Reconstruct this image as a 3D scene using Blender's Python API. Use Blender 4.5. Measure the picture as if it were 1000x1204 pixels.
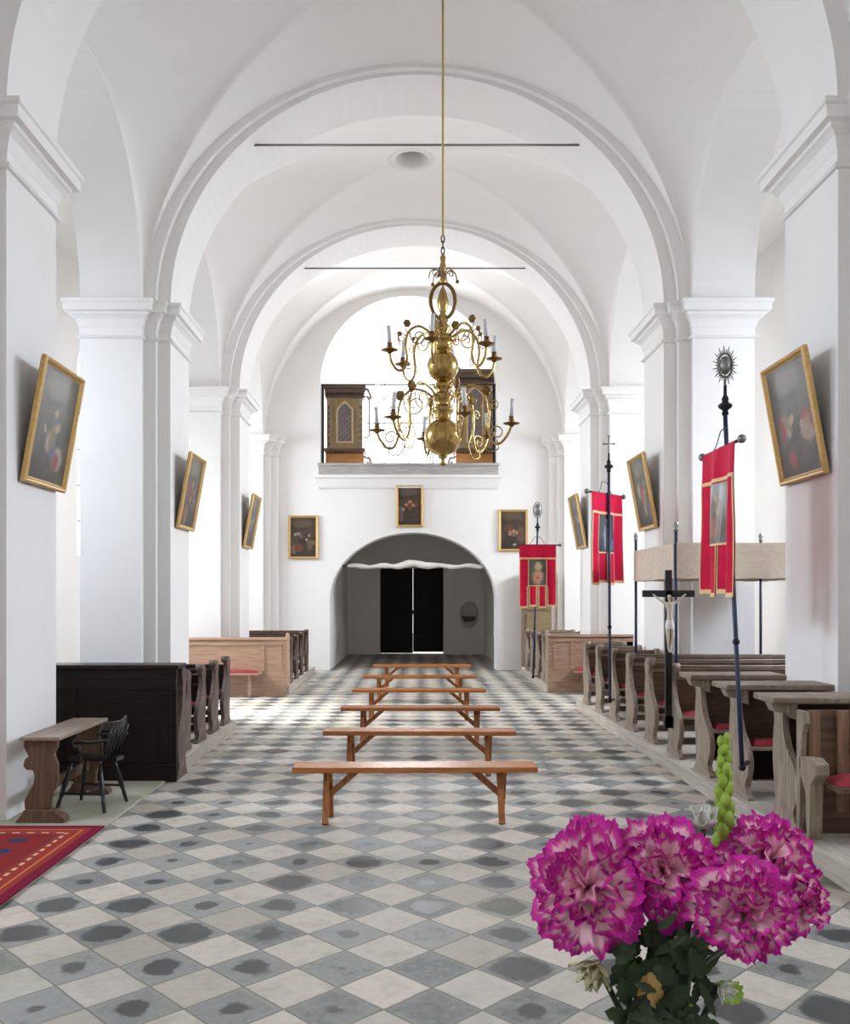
import bpy, math, random
from math import sin, cos, pi, sqrt, radians, atan2
from mathutils import Vector, Matrix
from mathutils.geometry import tessellate_polygon

S = bpy.context.scene
for o in list(bpy.data.objects):
    bpy.data.objects.remove(o)
COL = S.collection

# ------------------------------------------------------------------ camera
CAM_H, FPX, VX, VY = 1.8, 1050.0, 482.0, 702.0
cd = bpy.data.cameras.new('camera')
cam = bpy.data.objects.new('camera', cd); COL.objects.link(cam)
cam.location = (0, 0, CAM_H); cam.rotation_euler = (pi/2, 0, 0)
cd.sensor_fit = 'HORIZONTAL'; cd.sensor_width = 36; cd.lens = FPX/1000*36
cd.shift_x = (500-VX)/1000; cd.shift_y = (VY-602)/1000
cd.clip_start = 0.05; cd.clip_end = 200
S.camera = cam

# ------------------------------------------------------------------ world, light, exposure
W = bpy.data.worlds.new('sky'); S.world = W; W.use_nodes = True
bg = W.node_tree.nodes['Background']
bg.inputs[0].default_value = (0.93, 0.965, 1.0, 1); bg.inputs[1].default_value = 4.0
S.view_settings.view_transform = 'Standard'; S.view_settings.look = 'None'
S.view_settings.exposure = 0.0; S.view_settings.gamma = 1.0
S.view_settings.use_curve_mapping = False
S.cycles.max_bounces = 12; S.cycles.diffuse_bounces = 9; S.cycles.glossy_bounces = 4
S.cycles.transparent_max_bounces = 12
S.cycles.sample_clamp_indirect = 6.0

def area(name, loc, direction, sx, sy, power, color=(1, 1, 1)):
    l = bpy.data.lights.new(name, 'AREA'); l.shape = 'RECTANGLE'; l.size = sx; l.size_y = sy
    l.energy = power; l.color = color
    o = bpy.data.objects.new(name, l); COL.objects.link(o); o.location = loc
    o.rotation_euler = Vector(direction).to_track_quat('-Z', 'Z').to_euler()
    return o

CX = 0.1                                   # axis of the nave
P = [2.25, 7.15, 12.05, 16.95, 21.85]      # near edge of each pier
BAYC = [p + 2.95 for p in P[:4]]
YW = 22.0                                  # end wall
YB = 28.0                                  # outer west wall
AX = 7.2                                   # outer aisle walls, from the axis
COOL = (0.80, 0.88, 1.0); PALE = (0.90, 0.945, 1.0)
for k, yc in enumerate(BAYC):              # daylight at the aisle windows
    pl = [450, 620, 1250, 1150][k]; pr = [380, 800, 1050, 1050][k]
    low = k == 2
    col = COOL if k < 2 else PALE
    o = area('daylight_left', (CX-AX-0.55, yc, 3.8 if low else 5.0), (1, 0, -0.7), 1.7, 7.0 if low else 4.6, pl, col)
    o.data.spread = radians([128, 132, 150, 150][k])
    o = area('daylight_right', (CX+AX+0.55, yc, 5.0), (-1, 0, -0.7), 1.7, 4.6, pr, col)
    o.data.spread = radians([128, 132, 150, 150][k])
o = area('sunlight_side_window', (CX-AX-0.5, 15.3, 3.9), (5.4, -1.1, -3.9), 1.2, 1.6, 120, (1, 0.98, 0.95)); o.data.spread = radians(38)
area('daylight_loft', (CX-0.1, YB+0.75, 7.0), (0, -1, -0.1), 3.0, 3.6, 1100, (1.0, 0.98, 0.97))
area('fill_loft_side', (CX-3.75, 25.2, 7.2), (1, 0, 0), 1.6, 2.2, 260, (1, 0.98, 0.97))  # added fill from both sides, out of sight, to whiten the loft walls
area('fill_loft_side', (CX+3.75, 25.2, 7.2), (-1, 0, 0), 1.6, 2.2, 260, (1, 0.98, 0.97))
area('fill_chancel', (CX-4.75, -0.9, 5.0), (1, 0.1, -0.25), 1.5, 4.0, 230, (1, 0.98, 0.96))  # added fill behind the camera, to light the bouquet and near floor
area('fill_chancel', (CX+4.75, -0.9, 5.0), (-1, 0.1, -0.25), 1.5, 4.0, 230, (1, 0.98, 0.96))

# ------------------------------------------------------------------ node helper
class M:
    def __init__(s, name):
        s.m = bpy.data.materials.new(name); s.m.use_nodes = True
        s.t = s.m.node_tree; s.b = s.t.nodes['Principled BSDF']
    def n(s, typ, **kw):
        x = s.t.nodes.new(typ)
        for k, v in kw.items(): setattr(x, k, v)
        return x
    def put(s, sock, v):
        if isinstance(v, bpy.types.NodeSocket): s.t.links.new(v, sock)
        elif isinstance(v, (tuple, list)):
            v = tuple(v)
            if sock.type == 'RGBA' and len(v) == 3: v = v + (1,)
            sock.default_value = v
        else: sock.default_value = v
    def math(s, op, a, b=0.0, c=0.0):
        x = s.n('ShaderNodeMath', operation=op); s.put(x.inputs[0], a); s.put(x.inputs[1], b); s.put(x.inputs[2], c)
        return x.outputs[0]
    def mix(s, f, a, b, typ='MIX'):
        x = s.n('ShaderNodeMix', data_type='RGBA', blend_type=typ)
        s.put(x.inputs['Factor'], f)
        s.put([i for i in x.inputs if i.name == 'A' and i.type == 'RGBA'][0], a)
        s.put([i for i in x.inputs if i.name == 'B' and i.type == 'RGBA'][0], b)
        return [o for o in x.outputs if o.type == 'RGBA'][0]
    def obj(s): return s.n('ShaderNodeTexCoord').outputs['Object']
    def mapping(s, v, loc=(0, 0, 0), rot=(0, 0, 0), scale=(1, 1, 1)):
        x = s.n('ShaderNodeMapping'); s.put(x.inputs['Vector'], v)
        x.inputs['Location'].default_value = loc; x.inputs['Rotation'].default_value = rot; x.inputs['Scale'].default_value = scale
        return x.outputs[0]
    def sep(s, v):
        x = s.n('ShaderNodeSeparateXYZ'); s.put(x.inputs[0], v); return x.outputs
    def comb(s, x_, y_, z_=0.0):
        x = s.n('ShaderNodeCombineXYZ'); s.put(x.inputs[0], x_); s.put(x.inputs[1], y_); s.put(x.inputs[2], z_); return x.outputs[0]
    def noise(s, v, scale=5, detail=3, rough=0.5, out=0):
        x = s.n('ShaderNodeTexNoise'); s.put(x.inputs['Vector'], v); x.inputs['Scale'].default_value = scale
        x.inputs['Detail'].default_value = detail; x.inputs['Roughness'].default_value = rough
        return x.outputs[out]
    def white(s, v, out=0):
        x = s.n('ShaderNodeTexWhiteNoise'); s.put(x.inputs['Vector'], v); return x.outputs[out]
    def ramp(s, f, stops):
        x = s.n('ShaderNodeValToRGB'); s.put(x.inputs[0], f); e = x.color_ramp.elements
        while len(e) < len(stops): e.new(0.5)
        for el, (p, c) in zip(e, stops):
            el.position = p; el.color = (c, c, c, 1) if not isinstance(c, tuple) else (tuple(c) + (1,))[:4]
        return x.outputs[0]
    def step(s, v, a, b):
        x = s.n('ShaderNodeMapRange', interpolation_type='SMOOTHSTEP'); s.put(x.inputs[0], v)
        s.put(x.inputs[1], a); s.put(x.inputs[2], b); return x.outputs[0]
    def bump(s, h, strength=0.2, dist=0.01):
        x = s.n('ShaderNodeBump'); x.inputs['Strength'].default_value = strength; x.inputs['Distance'].default_value = dist
        s.put(x.inputs['Height'], h); s.t.links.new(x.outputs[0], s.b.inputs['Normal'])
    def set(s, color=None, rough=None, metal=None, spec=None, **kw):
        if color is not None: s.put(s.b.inputs['Base Color'], color)
        if rough is not None: s.put(s.b.inputs['Roughness'], rough)
        if metal is not None: s.put(s.b.inputs['Metallic'], metal)
        if spec is not None: s.put(s.b.inputs['Specular IOR Level'], spec)
        for k, v in kw.items(): s.put(s.b.inputs[k], v)
        return s.m

def plain(name, color, rough=0.6, metal=0.0, var=0.12, scale=20, bump=0.0, **kw):
    m = M(name); v = m.obj(); f = m.noise(v, scale, 4)
    c = m.mix(f, tuple(x*(1-var) for x in color), tuple(min(1, x*(1+var)) for x in color))
    if bump: m.bump(m.noise(v, scale*2, 4), bump, 0.004)
    return m.set(c, rough, metal, **kw)

def wood(name, c1, c2, axis='x', rough=0.5, scale=1.0, wear=None, spec=0.4):
    m = M(name); v = m.obj()
    st = {'x': (0.9, 14, 14), 'y': (14, 0.9, 14), 'z': (14, 14, 0.9)}[axis]
    g = m.noise(m.mapping(v, scale=tuple(q*scale for q in st)), 2.6, 5, 0.62)
    f = m.step(g, 0.3, 0.72)
    c = m.mix(f, c1, c2)
    if wear:
        w = m.step(m.noise(v, 6*scale, 5, 0.65), 0.5, 0.68)
        c = m.mix(m.math('MULTIPLY', w, 0.6), c, wear)
    m.bump(g, 0.18, 0.004)
    return m.set(c, rough, spec=spec)

# plaster
def plaster(name, col, stain=(0.70, 0.67, 0.62), amt=0.35):
    m = M(name); v = m.obj()
    a = m.noise(v, 0.9, 6, 0.62); b = m.noise(v, 7, 4, 0.6)
    f = m.math('MULTIPLY', m.step(a, 0.52, 0.78), amt)
    c = m.mix(f, col, stain)
    c = m.mix(m.math('MULTIPLY', b, 0.06), c, (0.6, 0.6, 0.6))
    m.bump(m.math('ADD', m.noise(v, 2.2, 3), m.math('MULTIPLY', b, 0.25)), 0.12, 0.03)
    return m.set(c, 0.85, spec=0.15)
PLASTER = plaster('white_plaster', (0.79, 0.77, 0.75))
PLASTER_OLD = plaster('weathered_plaster', (0.72, 0.70, 0.67), (0.45, 0.41, 0.36), 0.7)
# floor tiles
def floor_material():
    m = M('checkered_stone'); s = 0.3076; a = radians(-44.45)
    c0 = (0.544, 4.76)
    R = lambda x, y: (cos(a)*x - sin(a)*y, sin(a)*x + cos(a)*y)
    rx, ry = R(c0[0]/s, c0[1]/s)
    pos = m.n('ShaderNodeNewGeometry').outputs['Position']
    uv = m.mapping(pos, loc=(40.5-rx, 40.5-ry, 0), rot=(0, 0, a), scale=(1/s, 1/s, 0))
    wob = m.noise(pos, 3.0, 2, out=1)
    ws = m.sep(wob)
    sx, sy, _ = m.sep(uv)
    u = m.math('ADD', sx, m.math('MULTIPLY', m.math('SUBTRACT', ws[0], 0.5), 0.07))
    v = m.math('ADD', sy, m.math('MULTIPLY', m.math('SUBTRACT', ws[1], 0.5), 0.07))
    fu, fv = m.math('FLOOR', u), m.math('FLOOR', v)
    par = m.math('MODULO', m.math('ADD', fu, fv), 2.0)        # 0 dark, 1 light
    par = m.math('GREATER_THAN', par, 0.5)
    cell = m.comb(fu, fv, 0.0)
    r1 = m.white(cell); r2 = m.white(m.comb(fu, fv, 3.0)); r3 = m.white(m.comb(fu, fv, 7.0))
    du = m.math('ABSOLUTE', m.math('SUBTRACT', m.math('FRACT', u), 0.5))
    dv = m.math('ABSOLUTE', m.math('SUBTRACT', m.math('FRACT', v), 0.5))
    dmax = m.math('MAXIMUM', du, dv)
    dr = m.math('SQRT', m.math('ADD', m.math('MULTIPLY', du, du), m.math('MULTIPLY', dv, dv)))
    n1 = m.noise(pos, 7.0, 5, 0.6); n2 = m.noise(pos, 22.0, 4, 0.6); n3 = m.noise(pos, 1.3, 3)
    light = m.ramp(r1, [(0.0, (0.42, 0.375, 0.315)), (0.35, (0.58, 0.52, 0.435)), (0.7, (0.51, 0.475, 0.42)), (1.0, (0.65, 0.565, 0.485))])
    light = m.mix(m.math('MULTIPLY', m.step(n1, 0.45, 0.75), 0.5), light, (0.30, 0.285, 0.25))
    dark = m.ramp(r2, [(0.0, (0.13, 0.14, 0.145)), (0.45, (0.20, 0.21, 0.21)), (1.0, (0.31, 0.31, 0.30))])
    dark = m.mix(m.math('MULTIPLY', m.step(n1, 0.4, 0.75), 0.55), dark, (0.33, 0.32, 0.29))
    dark = m.mix(m.math('MULTIPLY', m.step(m.noise(pos, 30.0, 5, 0.7), 0.48, 0.66), 0.45), dark, (0.36, 0.35, 0.32))
    dark = m.mix(m.math('MULTIPLY', m.step(m.noise(pos, 12.0, 5, 0.7), 0.55, 0.7), 0.5), dark, (0.07, 0.075, 0.075))
    # worn hollow in the middle of the slate tiles
    rad = m.math('ADD', dr, m.math('MULTIPLY', m.math('SUBTRACT', n1, 0.5), 0.55))
    lim = m.math('MULTIPLY', m.math('ADD', r3, 0.22), 0.40)
    blot = m.math('SUBTRACT', 1.0, m.step(rad, m.math('SUBTRACT', lim, 0.06), m.math('ADD', lim, 0.05)))
    dark = m.mix(m.math('MULTIPLY', blot, 0.93), dark, (0.012, 0.016, 0.021))
    rim = m.step(dmax, 0.36, 0.48)
    dark = m.mix(m.math('MULTIPLY', rim, 0.35), dark, (0.36, 0.34, 0.29))
    c = m.mix(par, dark, light)
    c = m.mix(m.math('MULTIPLY', m.math('MULTIPLY', n2, 0.4), 1.0), c, (0.22, 0.21, 0.18))
    moss = m.math('MULTIPLY', m.step(m.noise(pos, 0.55, 4, 0.6), 0.55, 0.72), 0.55)
    c = m.mix(moss, c, (0.26, 0.25, 0.13))
    grout = m.step(dmax, 0.476, 0.492)
    c = m.mix(m.math('MULTIPLY', grout, 0.75), c, (0.13, 0.12, 0.10))
    wet = m.math('MULTIPLY', blot, m.math('SUBTRACT', 1.0, par))
    rough = m.math('SUBTRACT', m.math('ADD', 0.42, m.math('MULTIPLY', n2, 0.25)), m.math('MULTIPLY', wet, 0.16))
    h = m.math('SUBTRACT', m.math('MULTIPLY', n2, 0.25), m.math('ADD', m.math('MULTIPLY', grout, 0.8), m.math('MULTIPLY', wet, 0.4)))
    m.bump(m.math('ADD', h, m.math('MULTIPLY', r1, 0.25)), 0.3, 0.008)
    return m.set(c, rough, spec=0.28)
FLOOR = floor_material()
def flag_material():
    m = M('mossy_flagstone'); v = m.obj()
    a = m.noise(v, 1.6, 5, 0.6); b = m.noise(v, 9, 4)
    c = m.mix(m.step(a, 0.42, 0.62), (0.36, 0.335, 0.27), (0.27, 0.29, 0.17))
    c = m.mix(m.math('MULTIPLY', b, 0.5), c, (0.42, 0.40, 0.34))
    m.bump(b, 0.3, 0.01)
    return m.set(c, 0.7)
FLAG = flag_material()
BRASS = plain('aged_brass', (0.46, 0.31, 0.11), 0.24, 1.0, 0.25, 14)
BRASS_DARK = plain('tarnished_brass', (0.22, 0.13, 0.05), 0.35, 1.0, 0.3, 18)
IRON = plain('black_iron', (0.02, 0.02, 0.023), 0.45, 0.6, 0.3, 30)
STEEL = plain('dull_grey_metal', (0.24, 0.235, 0.22), 0.45, 0.9, 0.3, 60)
BLUE_POLE = plain('dark_blue_paint', (0.010, 0.020, 0.065), 0.4, 0.0, 0.3, 12)
GILT = M('gilded_wood'); _v = GILT.obj()
_g = GILT.noise(_v, 30, 4); GILT.bump(_g, 0.3, 0.004)
GILT = GILT.set(GILT.mix(_g, (0.42, 0.24, 0.065), (0.70, 0.47, 0.18)), 0.42, 0.35)
RED = plain('red_cloth', (0.56, 0.008, 0.048), 0.75, 0.0, 0.22, 9, 0.2, spec=0.15)
CUSHION = plain('red_cushion_cloth', (0.25, 0.014, 0.026), 0.9, 0.0, 0.3, 60, 0.4)
TRIM = plain('gold_braid', (0.75, 0.50, 0.24), 0.6, 0.1, 0.25, 120, 0.4)
BEIGE = M('beige_brocade'); _v = BEIGE.obj()
_g = BEIGE.noise(BEIGE.mapping(_v, scale=(9, 9, 9)), 2.2, 5, 0.7)
BEIGE.bump(_g, 0.3, 0.004)
BEIGE = BEIGE.set(BEIGE.mix(BEIGE.step(_g, 0.42, 0.6), (0.60, 0.495, 0.39), (0.65, 0.55, 0.44)), 0.8)
BENCH = wood('varnished_pine', (0.32, 0.098, 0.022), (0.49, 0.185, 0.048), 'x', 0.25, 1.0, spec=0.6)
BENCH_LEG = wood('varnished_pine_upright', (0.27, 0.085, 0.022), (0.43, 0.165, 0.045), 'z', 0.35)
GREY_WOOD = wood('weathered_grey_oak', (0.19, 0.142, 0.103), (0.33, 0.265, 0.205), 'z', 0.65, 1.0, (0.16, 0.115, 0.08))
GREY_RAIL = wood('weathered_grey_plank', (0.14, 0.10, 0.07), (0.26, 0.20, 0.15), 'x', 0.5, 1.0, (0.34, 0.28, 0.22))
PANEL = wood('brown_oak_plank', (0.065, 0.036, 0.020), (0.145, 0.085, 0.05), 'x', 0.55)
DARK = wood('dark_stained_wood', (0.008, 0.005, 0.004), (0.022, 0.011, 0.008), 'x', 0.5, spec=0.25)
DARK_END = wood('worn_dark_wood', (0.05, 0.028, 0.022), (0.15, 0.10, 0.08), 'z', 0.5, 1.0, (0.24, 0.18, 0.15))
LIGHT_WOOD = wood('pale_stripped_wood', (0.36, 0.215, 0.14), (0.50, 0.33, 0.23), 'x', 0.55)
PLAT = wood('dusty_platform_board', (0.33, 0.285, 0.235), (0.47, 0.42, 0.36), 'y', 0.7)
TABLE = wood('carved_walnut', (0.075, 0.04, 0.022), (0.16, 0.09, 0.055), 'z', 0.5)
TABLE_TOP = wood('dusty_walnut_top', (0.19, 0.14, 0.10), (0.33, 0.26, 0.20), 'y', 0.45)
BLACK_WOOD = plain('black_paint_on_wood', (0.010, 0.009, 0.009), 0.28, 0.0, 0.3, 20)
DOOR_WOOD = wood('blackened_door_plank', (0.006, 0.005, 0.004), (0.014, 0.011, 0.009), 'z', 0.7)
GREY_BOARD = wood('silvered_board', (0.30, 0.28, 0.26), (0.46, 0.44, 0.42), 'x', 0.7)
WAX = plain('white_candle_wax', (0.72, 0.73, 0.76), 0.4, 0, 0.04, 30)
LINEN = plain('white_linen', (0.74, 0.71, 0.66), 0.85, 0, 0.10, 14, 0.4)
BONE = plain('pale_ivory_paint', (0.62, 0.56, 0.46), 0.5, 0, 0.15, 40)
STONE = plain('grey_stone', (0.16, 0.14, 0.12), 0.7, 0, 0.25, 20, 0.3)
CABLE = plain('cable_rubber', (0.12, 0.12, 0.12), 0.6)
ROPE = plain('gold_cord', (0.50, 0.36, 0.10), 0.5, 0.4, 0.2, 60)
LEAF = plain('dark_green_leaf', (0.022, 0.045, 0.014), 0.45, 0, 0.5, 40)
LEAF_LIGHT = plain('fresh_green_bud', (0.30, 0.46, 0.05), 0.45, 0, 0.3, 60)
LEAF_DRY = plain('withered_yellow_leaf', (0.55, 0.36, 0.13), 0.7, 0, 0.25, 60)
PALE_PETAL = plain('pale_cream_petal', (0.62, 0.58, 0.36), 0.6, 0, 0.15, 80)
WHITE_PETAL = plain('white_petal', (0.72, 0.74, 0.68), 0.6, 0, 0.06, 80)
GLAZE = plain('blue_white_glaze', (0.55, 0.58, 0.62), 0.12, 0, 0.05, 10)

PANE = M('window_glass')
_tr = PANE.n('ShaderNodeBsdfTransparent'); _gl = PANE.n('ShaderNodeBsdfGlossy'); _gl.inputs['Roughness'].default_value = 0.05
_mx = PANE.n('ShaderNodeMixShader'); _mx.inputs[0].default_value = 0.06
_tr.inputs[0].default_value = (0.96, 0.98, 1, 1)
PANE.t.links.new(_tr.outputs[0], _mx.inputs[1]); PANE.t.links.new(_gl.outputs[0], _mx.inputs[2])
PANE.t.links.new(_mx.outputs[0], PANE.t.nodes['Material Output'].inputs[0]); PANE = PANE.m

def picture(name, base, base2, blobs, rough=0.35, axes='xz', nscale=6):
    """painted scene: soft ellipses of colour over a dark ground, object space, blobs (x, z, rx, rz, colour)"""
    m = M(name); v = m.obj()
    nz = m.noise(v, nscale, 5, 0.65, out=1); ns = m.sep(nz); s = m.sep(v)
    X = m.math('ADD', s[0], m.math('MULTIPLY', m.math('SUBTRACT', ns[0], 0.5), 0.16))
    Z = m.math('ADD', s[2], m.math('MULTIPLY', m.math('SUBTRACT', ns[1], 0.5), 0.16))
    c = m.mix(m.step(m.noise(v, 3.5, 4), 0.35, 0.65), base, base2)
    for (x, z, rx, rz, col) in blobs:
        dx = m.math('DIVIDE', m.math('SUBTRACT', X, x), rx); dz = m.math('DIVIDE', m.math('SUBTRACT', Z, z), rz)
        d = m.math('SQRT', m.math('ADD', m.math('MULTIPLY', dx, dx), m.math('MULTIPLY', dz, dz)))
        c = m.mix(m.math('SUBTRACT', 1.0, m.step(d, 0.45, 1.15)), c, col)
    c = m.mix(m.math('MULTIPLY', m.noise(v, 26, 4, 0.7), 0.5), c, base)
    return m.set(c, rough, spec=0.4)

# ------------------------------------------------------------------ mesh builder
class MB:
    def __init__(s): s.v = []; s.f = []; s.sm = []; s.at = []
    def add(s, vs, fs, smooth=False):
        b = len(s.v); s.v += [tuple(p) for p in vs]
        for f in fs: s.f.append([i+b for i in f]); s.sm.append(smooth)
        return s
    def box(s, x0, x1, y0, y1, z0, z1):
        vs = [(x, y, z) for x in (x0, x1) for y in (y0, y1) for z in (z0, z1)]
        return s.add(vs, [(0, 1, 3, 2), (4, 6, 7, 5), (0, 4, 5, 1), (2, 3, 7, 6), (0, 2, 6, 4), (1, 5, 7, 3)])
    def bar(s, p, q, w, t, up=(0, 0, 1)):
        p, q = Vector(p), Vector(q); d = (q-p).normalized(); up = Vector(up)
        a = d.cross(up)
        if a.length < 1e-4: a = d.cross(Vector((0, 1, 0)))
        a.normalize(); b = a.cross(d).normalized()
        vs = []
        for e in (p, q):
            for sx, sy in ((-1, -1), (1, -1), (1, 1), (-1, 1)):
                vs.append(e + a*(sx*w/2) + b*(sy*t/2))
        return s.add(vs, [(3, 2, 1, 0), (4, 5, 6, 7), (0, 1, 5, 4), (1, 2, 6, 5), (2, 3, 7, 6), (3, 0, 4, 7)])
    def tube(s, pts, r, n=8, closed=False):
        pts = [Vector(p) for p in pts]; N = len(pts)
        rs = r if isinstance(r, (list, tuple)) else [r]*N
        vs = []; prev = None
        for i, p in enumerate(pts):
            if closed: d = pts[(i+1) % N]-pts[i-1]
            else: d = pts[min(i+1, N-1)]-pts[max(i-1, 0)]
            d.normalize()
            if prev is None:
                a = d.cross(Vector((0, 0, 1)))
                if a.length < 1e-3: a = d.cross(Vector((0, 1, 0)))
            else: a = prev - d*prev.dot(d)
            a.normalize(); prev = a; b = d.cross(a)
            for k in range(n):
                t = 2*pi*k/n; vs.append(p + (a*cos(t)+b*sin(t))*rs[i])
        fs = []
        for i in range(N if closed else N-1):
            j = (i+1) % N
            for k in range(n): fs.append((i*n+k, i*n+(k+1) % n, j*n+(k+1) % n, j*n+k))
        s.add(vs, fs, True)
        if not closed:
            b = len(s.v)-N*n
            s.f.append([b+k for k in range(n)][::-1]); s.sm.append(False)
            s.f.append([b+(N-1)*n+k for k in range(n)]); s.sm.append(False)
        return s
    def lathe(s, prof, c=(0, 0, 0), n=24, smooth=True):
        c = Vector(c); vs = []; fs = []
        for (r, z) in prof:
            for k in range(n):
                t = 2*pi*k/n; vs.append((c.x+max(r, 1e-4)*cos(t), c.y+max(r, 1e-4)*sin(t), c.z+z))
        for i in range(len(prof)-1):
            for k in range(n): fs.append((i*n+k, i*n+(k+1) % n, (i+1)*n+(k+1) % n, (i+1)*n+k))
        return s.add(vs, fs, smooth)
    def ball(s, c, r, n=16, sz=1.0):
        m = max(6, n//2)
        return s.lathe([(r*sin(pi*i/m), -r*sz*cos(pi*i/m)) for i in range(m+1)], c, n)
    def grid(s, fn, nu, nv, smooth=True, keep=None):
        vs = [fn(i/nu, j/nv) for j in range(nv+1) for i in range(nu+1)]
        fs = []
        for j in range(nv):
            for i in range(nu):
                a = j*(nu+1)+i; f = (a, a+1, a+nu+2, a+nu+1)
                if keep is None or keep([vs[q] for q in f]): fs.append(f)
        return s.add(vs, fs, smooth)
    def prism(s, poly, holes, place, t0, t1):
        """flat outline (with holes) given thickness; place(a, b, t) -> point"""
        loops = [poly] + list(holes); flat = [p for l in loops for p in l]
        tris = tessellate_polygon([[Vector((p[0], p[1], 0)) for p in l] for l in loops])
        n = len(flat)
        vs = [place(a, b, t0) for a, b in flat] + [place(a, b, t1) for a, b in flat]
        fs = [tuple(t) for t in tris] + [tuple(i+n for i in reversed(t)) for t in tris]
        b = 0
        for l in loops:
            m = len(l)
            for i in range(m):
                j = (i+1) % m; fs.append((b+i, b+j, b+j+n, b+i+n))
            b += m
        return s.add(vs, fs)
    def build(s, name, mat, parent=None, bevel=0, smooth_angle=None):
        me = bpy.data.meshes.new(name); me.from_pydata(s.v, [], s.f); me.update()
        me.polygons.foreach_set('use_smooth', s.sm)
        import bmesh
        bm = bmesh.new(); bm.from_mesh(me); bmesh.ops.recalc_face_normals(bm, faces=bm.faces); bm.to_mesh(me); bm.free()
        me.materials.append(mat)
        o = bpy.data.objects.new(name, me); COL.objects.link(o)
        if parent: o.parent = parent
        if bevel:
            b = o.modifiers.new('bevel', 'BEVEL'); b.width = bevel; b.segments = 2; b.limit_method = 'ANGLE'; b.angle_limit = radians(50)
        return o

def tag(o, label=None, cat=None, group=None, kind=None):
    if label: o['label'] = label
    if cat: o['category'] = cat
    if group: o['group'] = group
    if kind: o['kind'] = kind
    return o
def thing(name, label, cat, loc=(0, 0, 0), rz=0, group=None):
    o = bpy.data.objects.new(name, None); o.empty_display_size = 0.1; COL.objects.link(o)
    o.location = loc; o.rotation_euler = (0, 0, rz)
    return tag(o, label, cat, group)
def copy_tree(o, parent=None):
    c = o.copy(); COL.objects.link(c)
    if parent: c.parent = parent
    for ch in [x for x in bpy.data.objects if x.parent == o]: copy_tree(ch, c)
    return c
def struct(mb, name, mat, label=None, **kw):
    o = mb.build(name, mat, **kw); o['kind'] = 'structure'
    return o
def px(x, y, d):                     # a photograph pixel at depth d, as a point
    return Vector(((x-VX)*d/FPX, d, CAM_H-(y-VY)*d/FPX))
def smooth_path(pts, n=6):
    """Catmull-Rom through points"""
    pts = [Vector(p) for p in pts]; out = []
    for i in range(len(pts)-1):
        p0 = pts[max(i-1, 0)]; p1 = pts[i]; p2 = pts[i+1]; p3 = pts[min(i+2, len(pts)-1)]
        for k in range(n):
            t = k/n
            out.append(0.5*((2*p1)+(p2-p0)*t+(2*p0-5*p1+4*p2-p3)*t*t+(3*p1-p0-3*p2+p3)*t**3))
    out.append(pts[-1]); return out

# ================================================================== STRUCTURE
SPR = 5.73                         # spring line of every vault
CORE, CORE_OUT, O1, O2 = 3.66, 4.48, 3.50, 3.33
VA, VB = 3.66, 3.55                # main vault half width and rise
LH, LR = 1.75, 2.14                # side arch half span and rise

# floor
struct(MB().box(CX-AX-0.6, CX+AX+0.6, -4.2, YB+0.6, -0.3, 0.0), 'floor', FLOOR)

# arcade walls (piers and side arches in one wall each)
def arcade_outline():
    pts = [(P[0]-0.2, 0.0), (P[0]-0.2, 10.2), (YW+0.2, 10.2), (YW+0.2, 0.0)]
    for k in (3, 2, 1, 0):
        c = BAYC[k]
        pts.append((c+LH, 0.0)); pts.append((c+LH, SPR))
        for i in range(1, 24):
            t = pi*i/24; pts.append((c+LH*cos(t), SPR+LR*sin(t)))
        pts.append((c-LH, SPR)); pts.append((c-LH, 0.0))
    return pts
for side, sg in (('left', -1), ('right', 1)):
    m = MB().prism(arcade_outline(), [], lambda a, b, t: (CX+sg*t, a, b), CORE, CORE_OUT)
    for p in P:
        y1 = min(p+1.1, YW+0.1); y2 = min(p+1.0, YW+0.1)
        x = sorted((CX+sg*O1, CX+sg*(CORE+0.05))); m.box(x[0], x[1], p-0.1, y1, 0, SPR+0.02)
        x = sorted((CX+sg*O2, CX+sg*(O1+0.02))); m.box(x[0], x[1], p, y2, 0, SPR+0.02)
    struct(m, 'wall_'+side, PLASTER)
    # aisle outer wall with one tall window per bay
    holes = []
    for kc, c in enumerate(BAYC):
        zb = 0.02 if (kc == 2 and sg < 0) else 2.7
        h = [(c-0.85, zb), (c+0.85, zb), (c+0.85, 6.6)]
        h += [(c+0.85*cos(pi*i/12), 6.6+0.85*sin(pi*i/12)) for i in range(1, 12)] + [(c-0.85, 6.6)]
        holes.append(h)
    m = MB().prism([(P[0]-0.2, -0.1), (YW+0.6, -0.1), (YW+0.6, 10.2), (P[0]-0.2, 10.2)], holes,
                   lambda a, b, t: (CX+sg*t, a, b), AX, AX+0.45)
    m.box(*sorted((CX+sg*CORE_OUT, CX+sg*(AX+0.45))), P[0]-0.6, P[0]-0.2, -0.1, 10.2)
    struct(m, 'wall_aisle_'+side, PLASTER)
    m = MB().box(*sorted((CX+sg*(CORE_OUT-0.05), CX+sg*(AX+0.45))), P[0]-0.6, YW+0.6, 8.9, 9.2)
    struct(m, 'ceiling_aisle_'+side, PLASTER)

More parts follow.
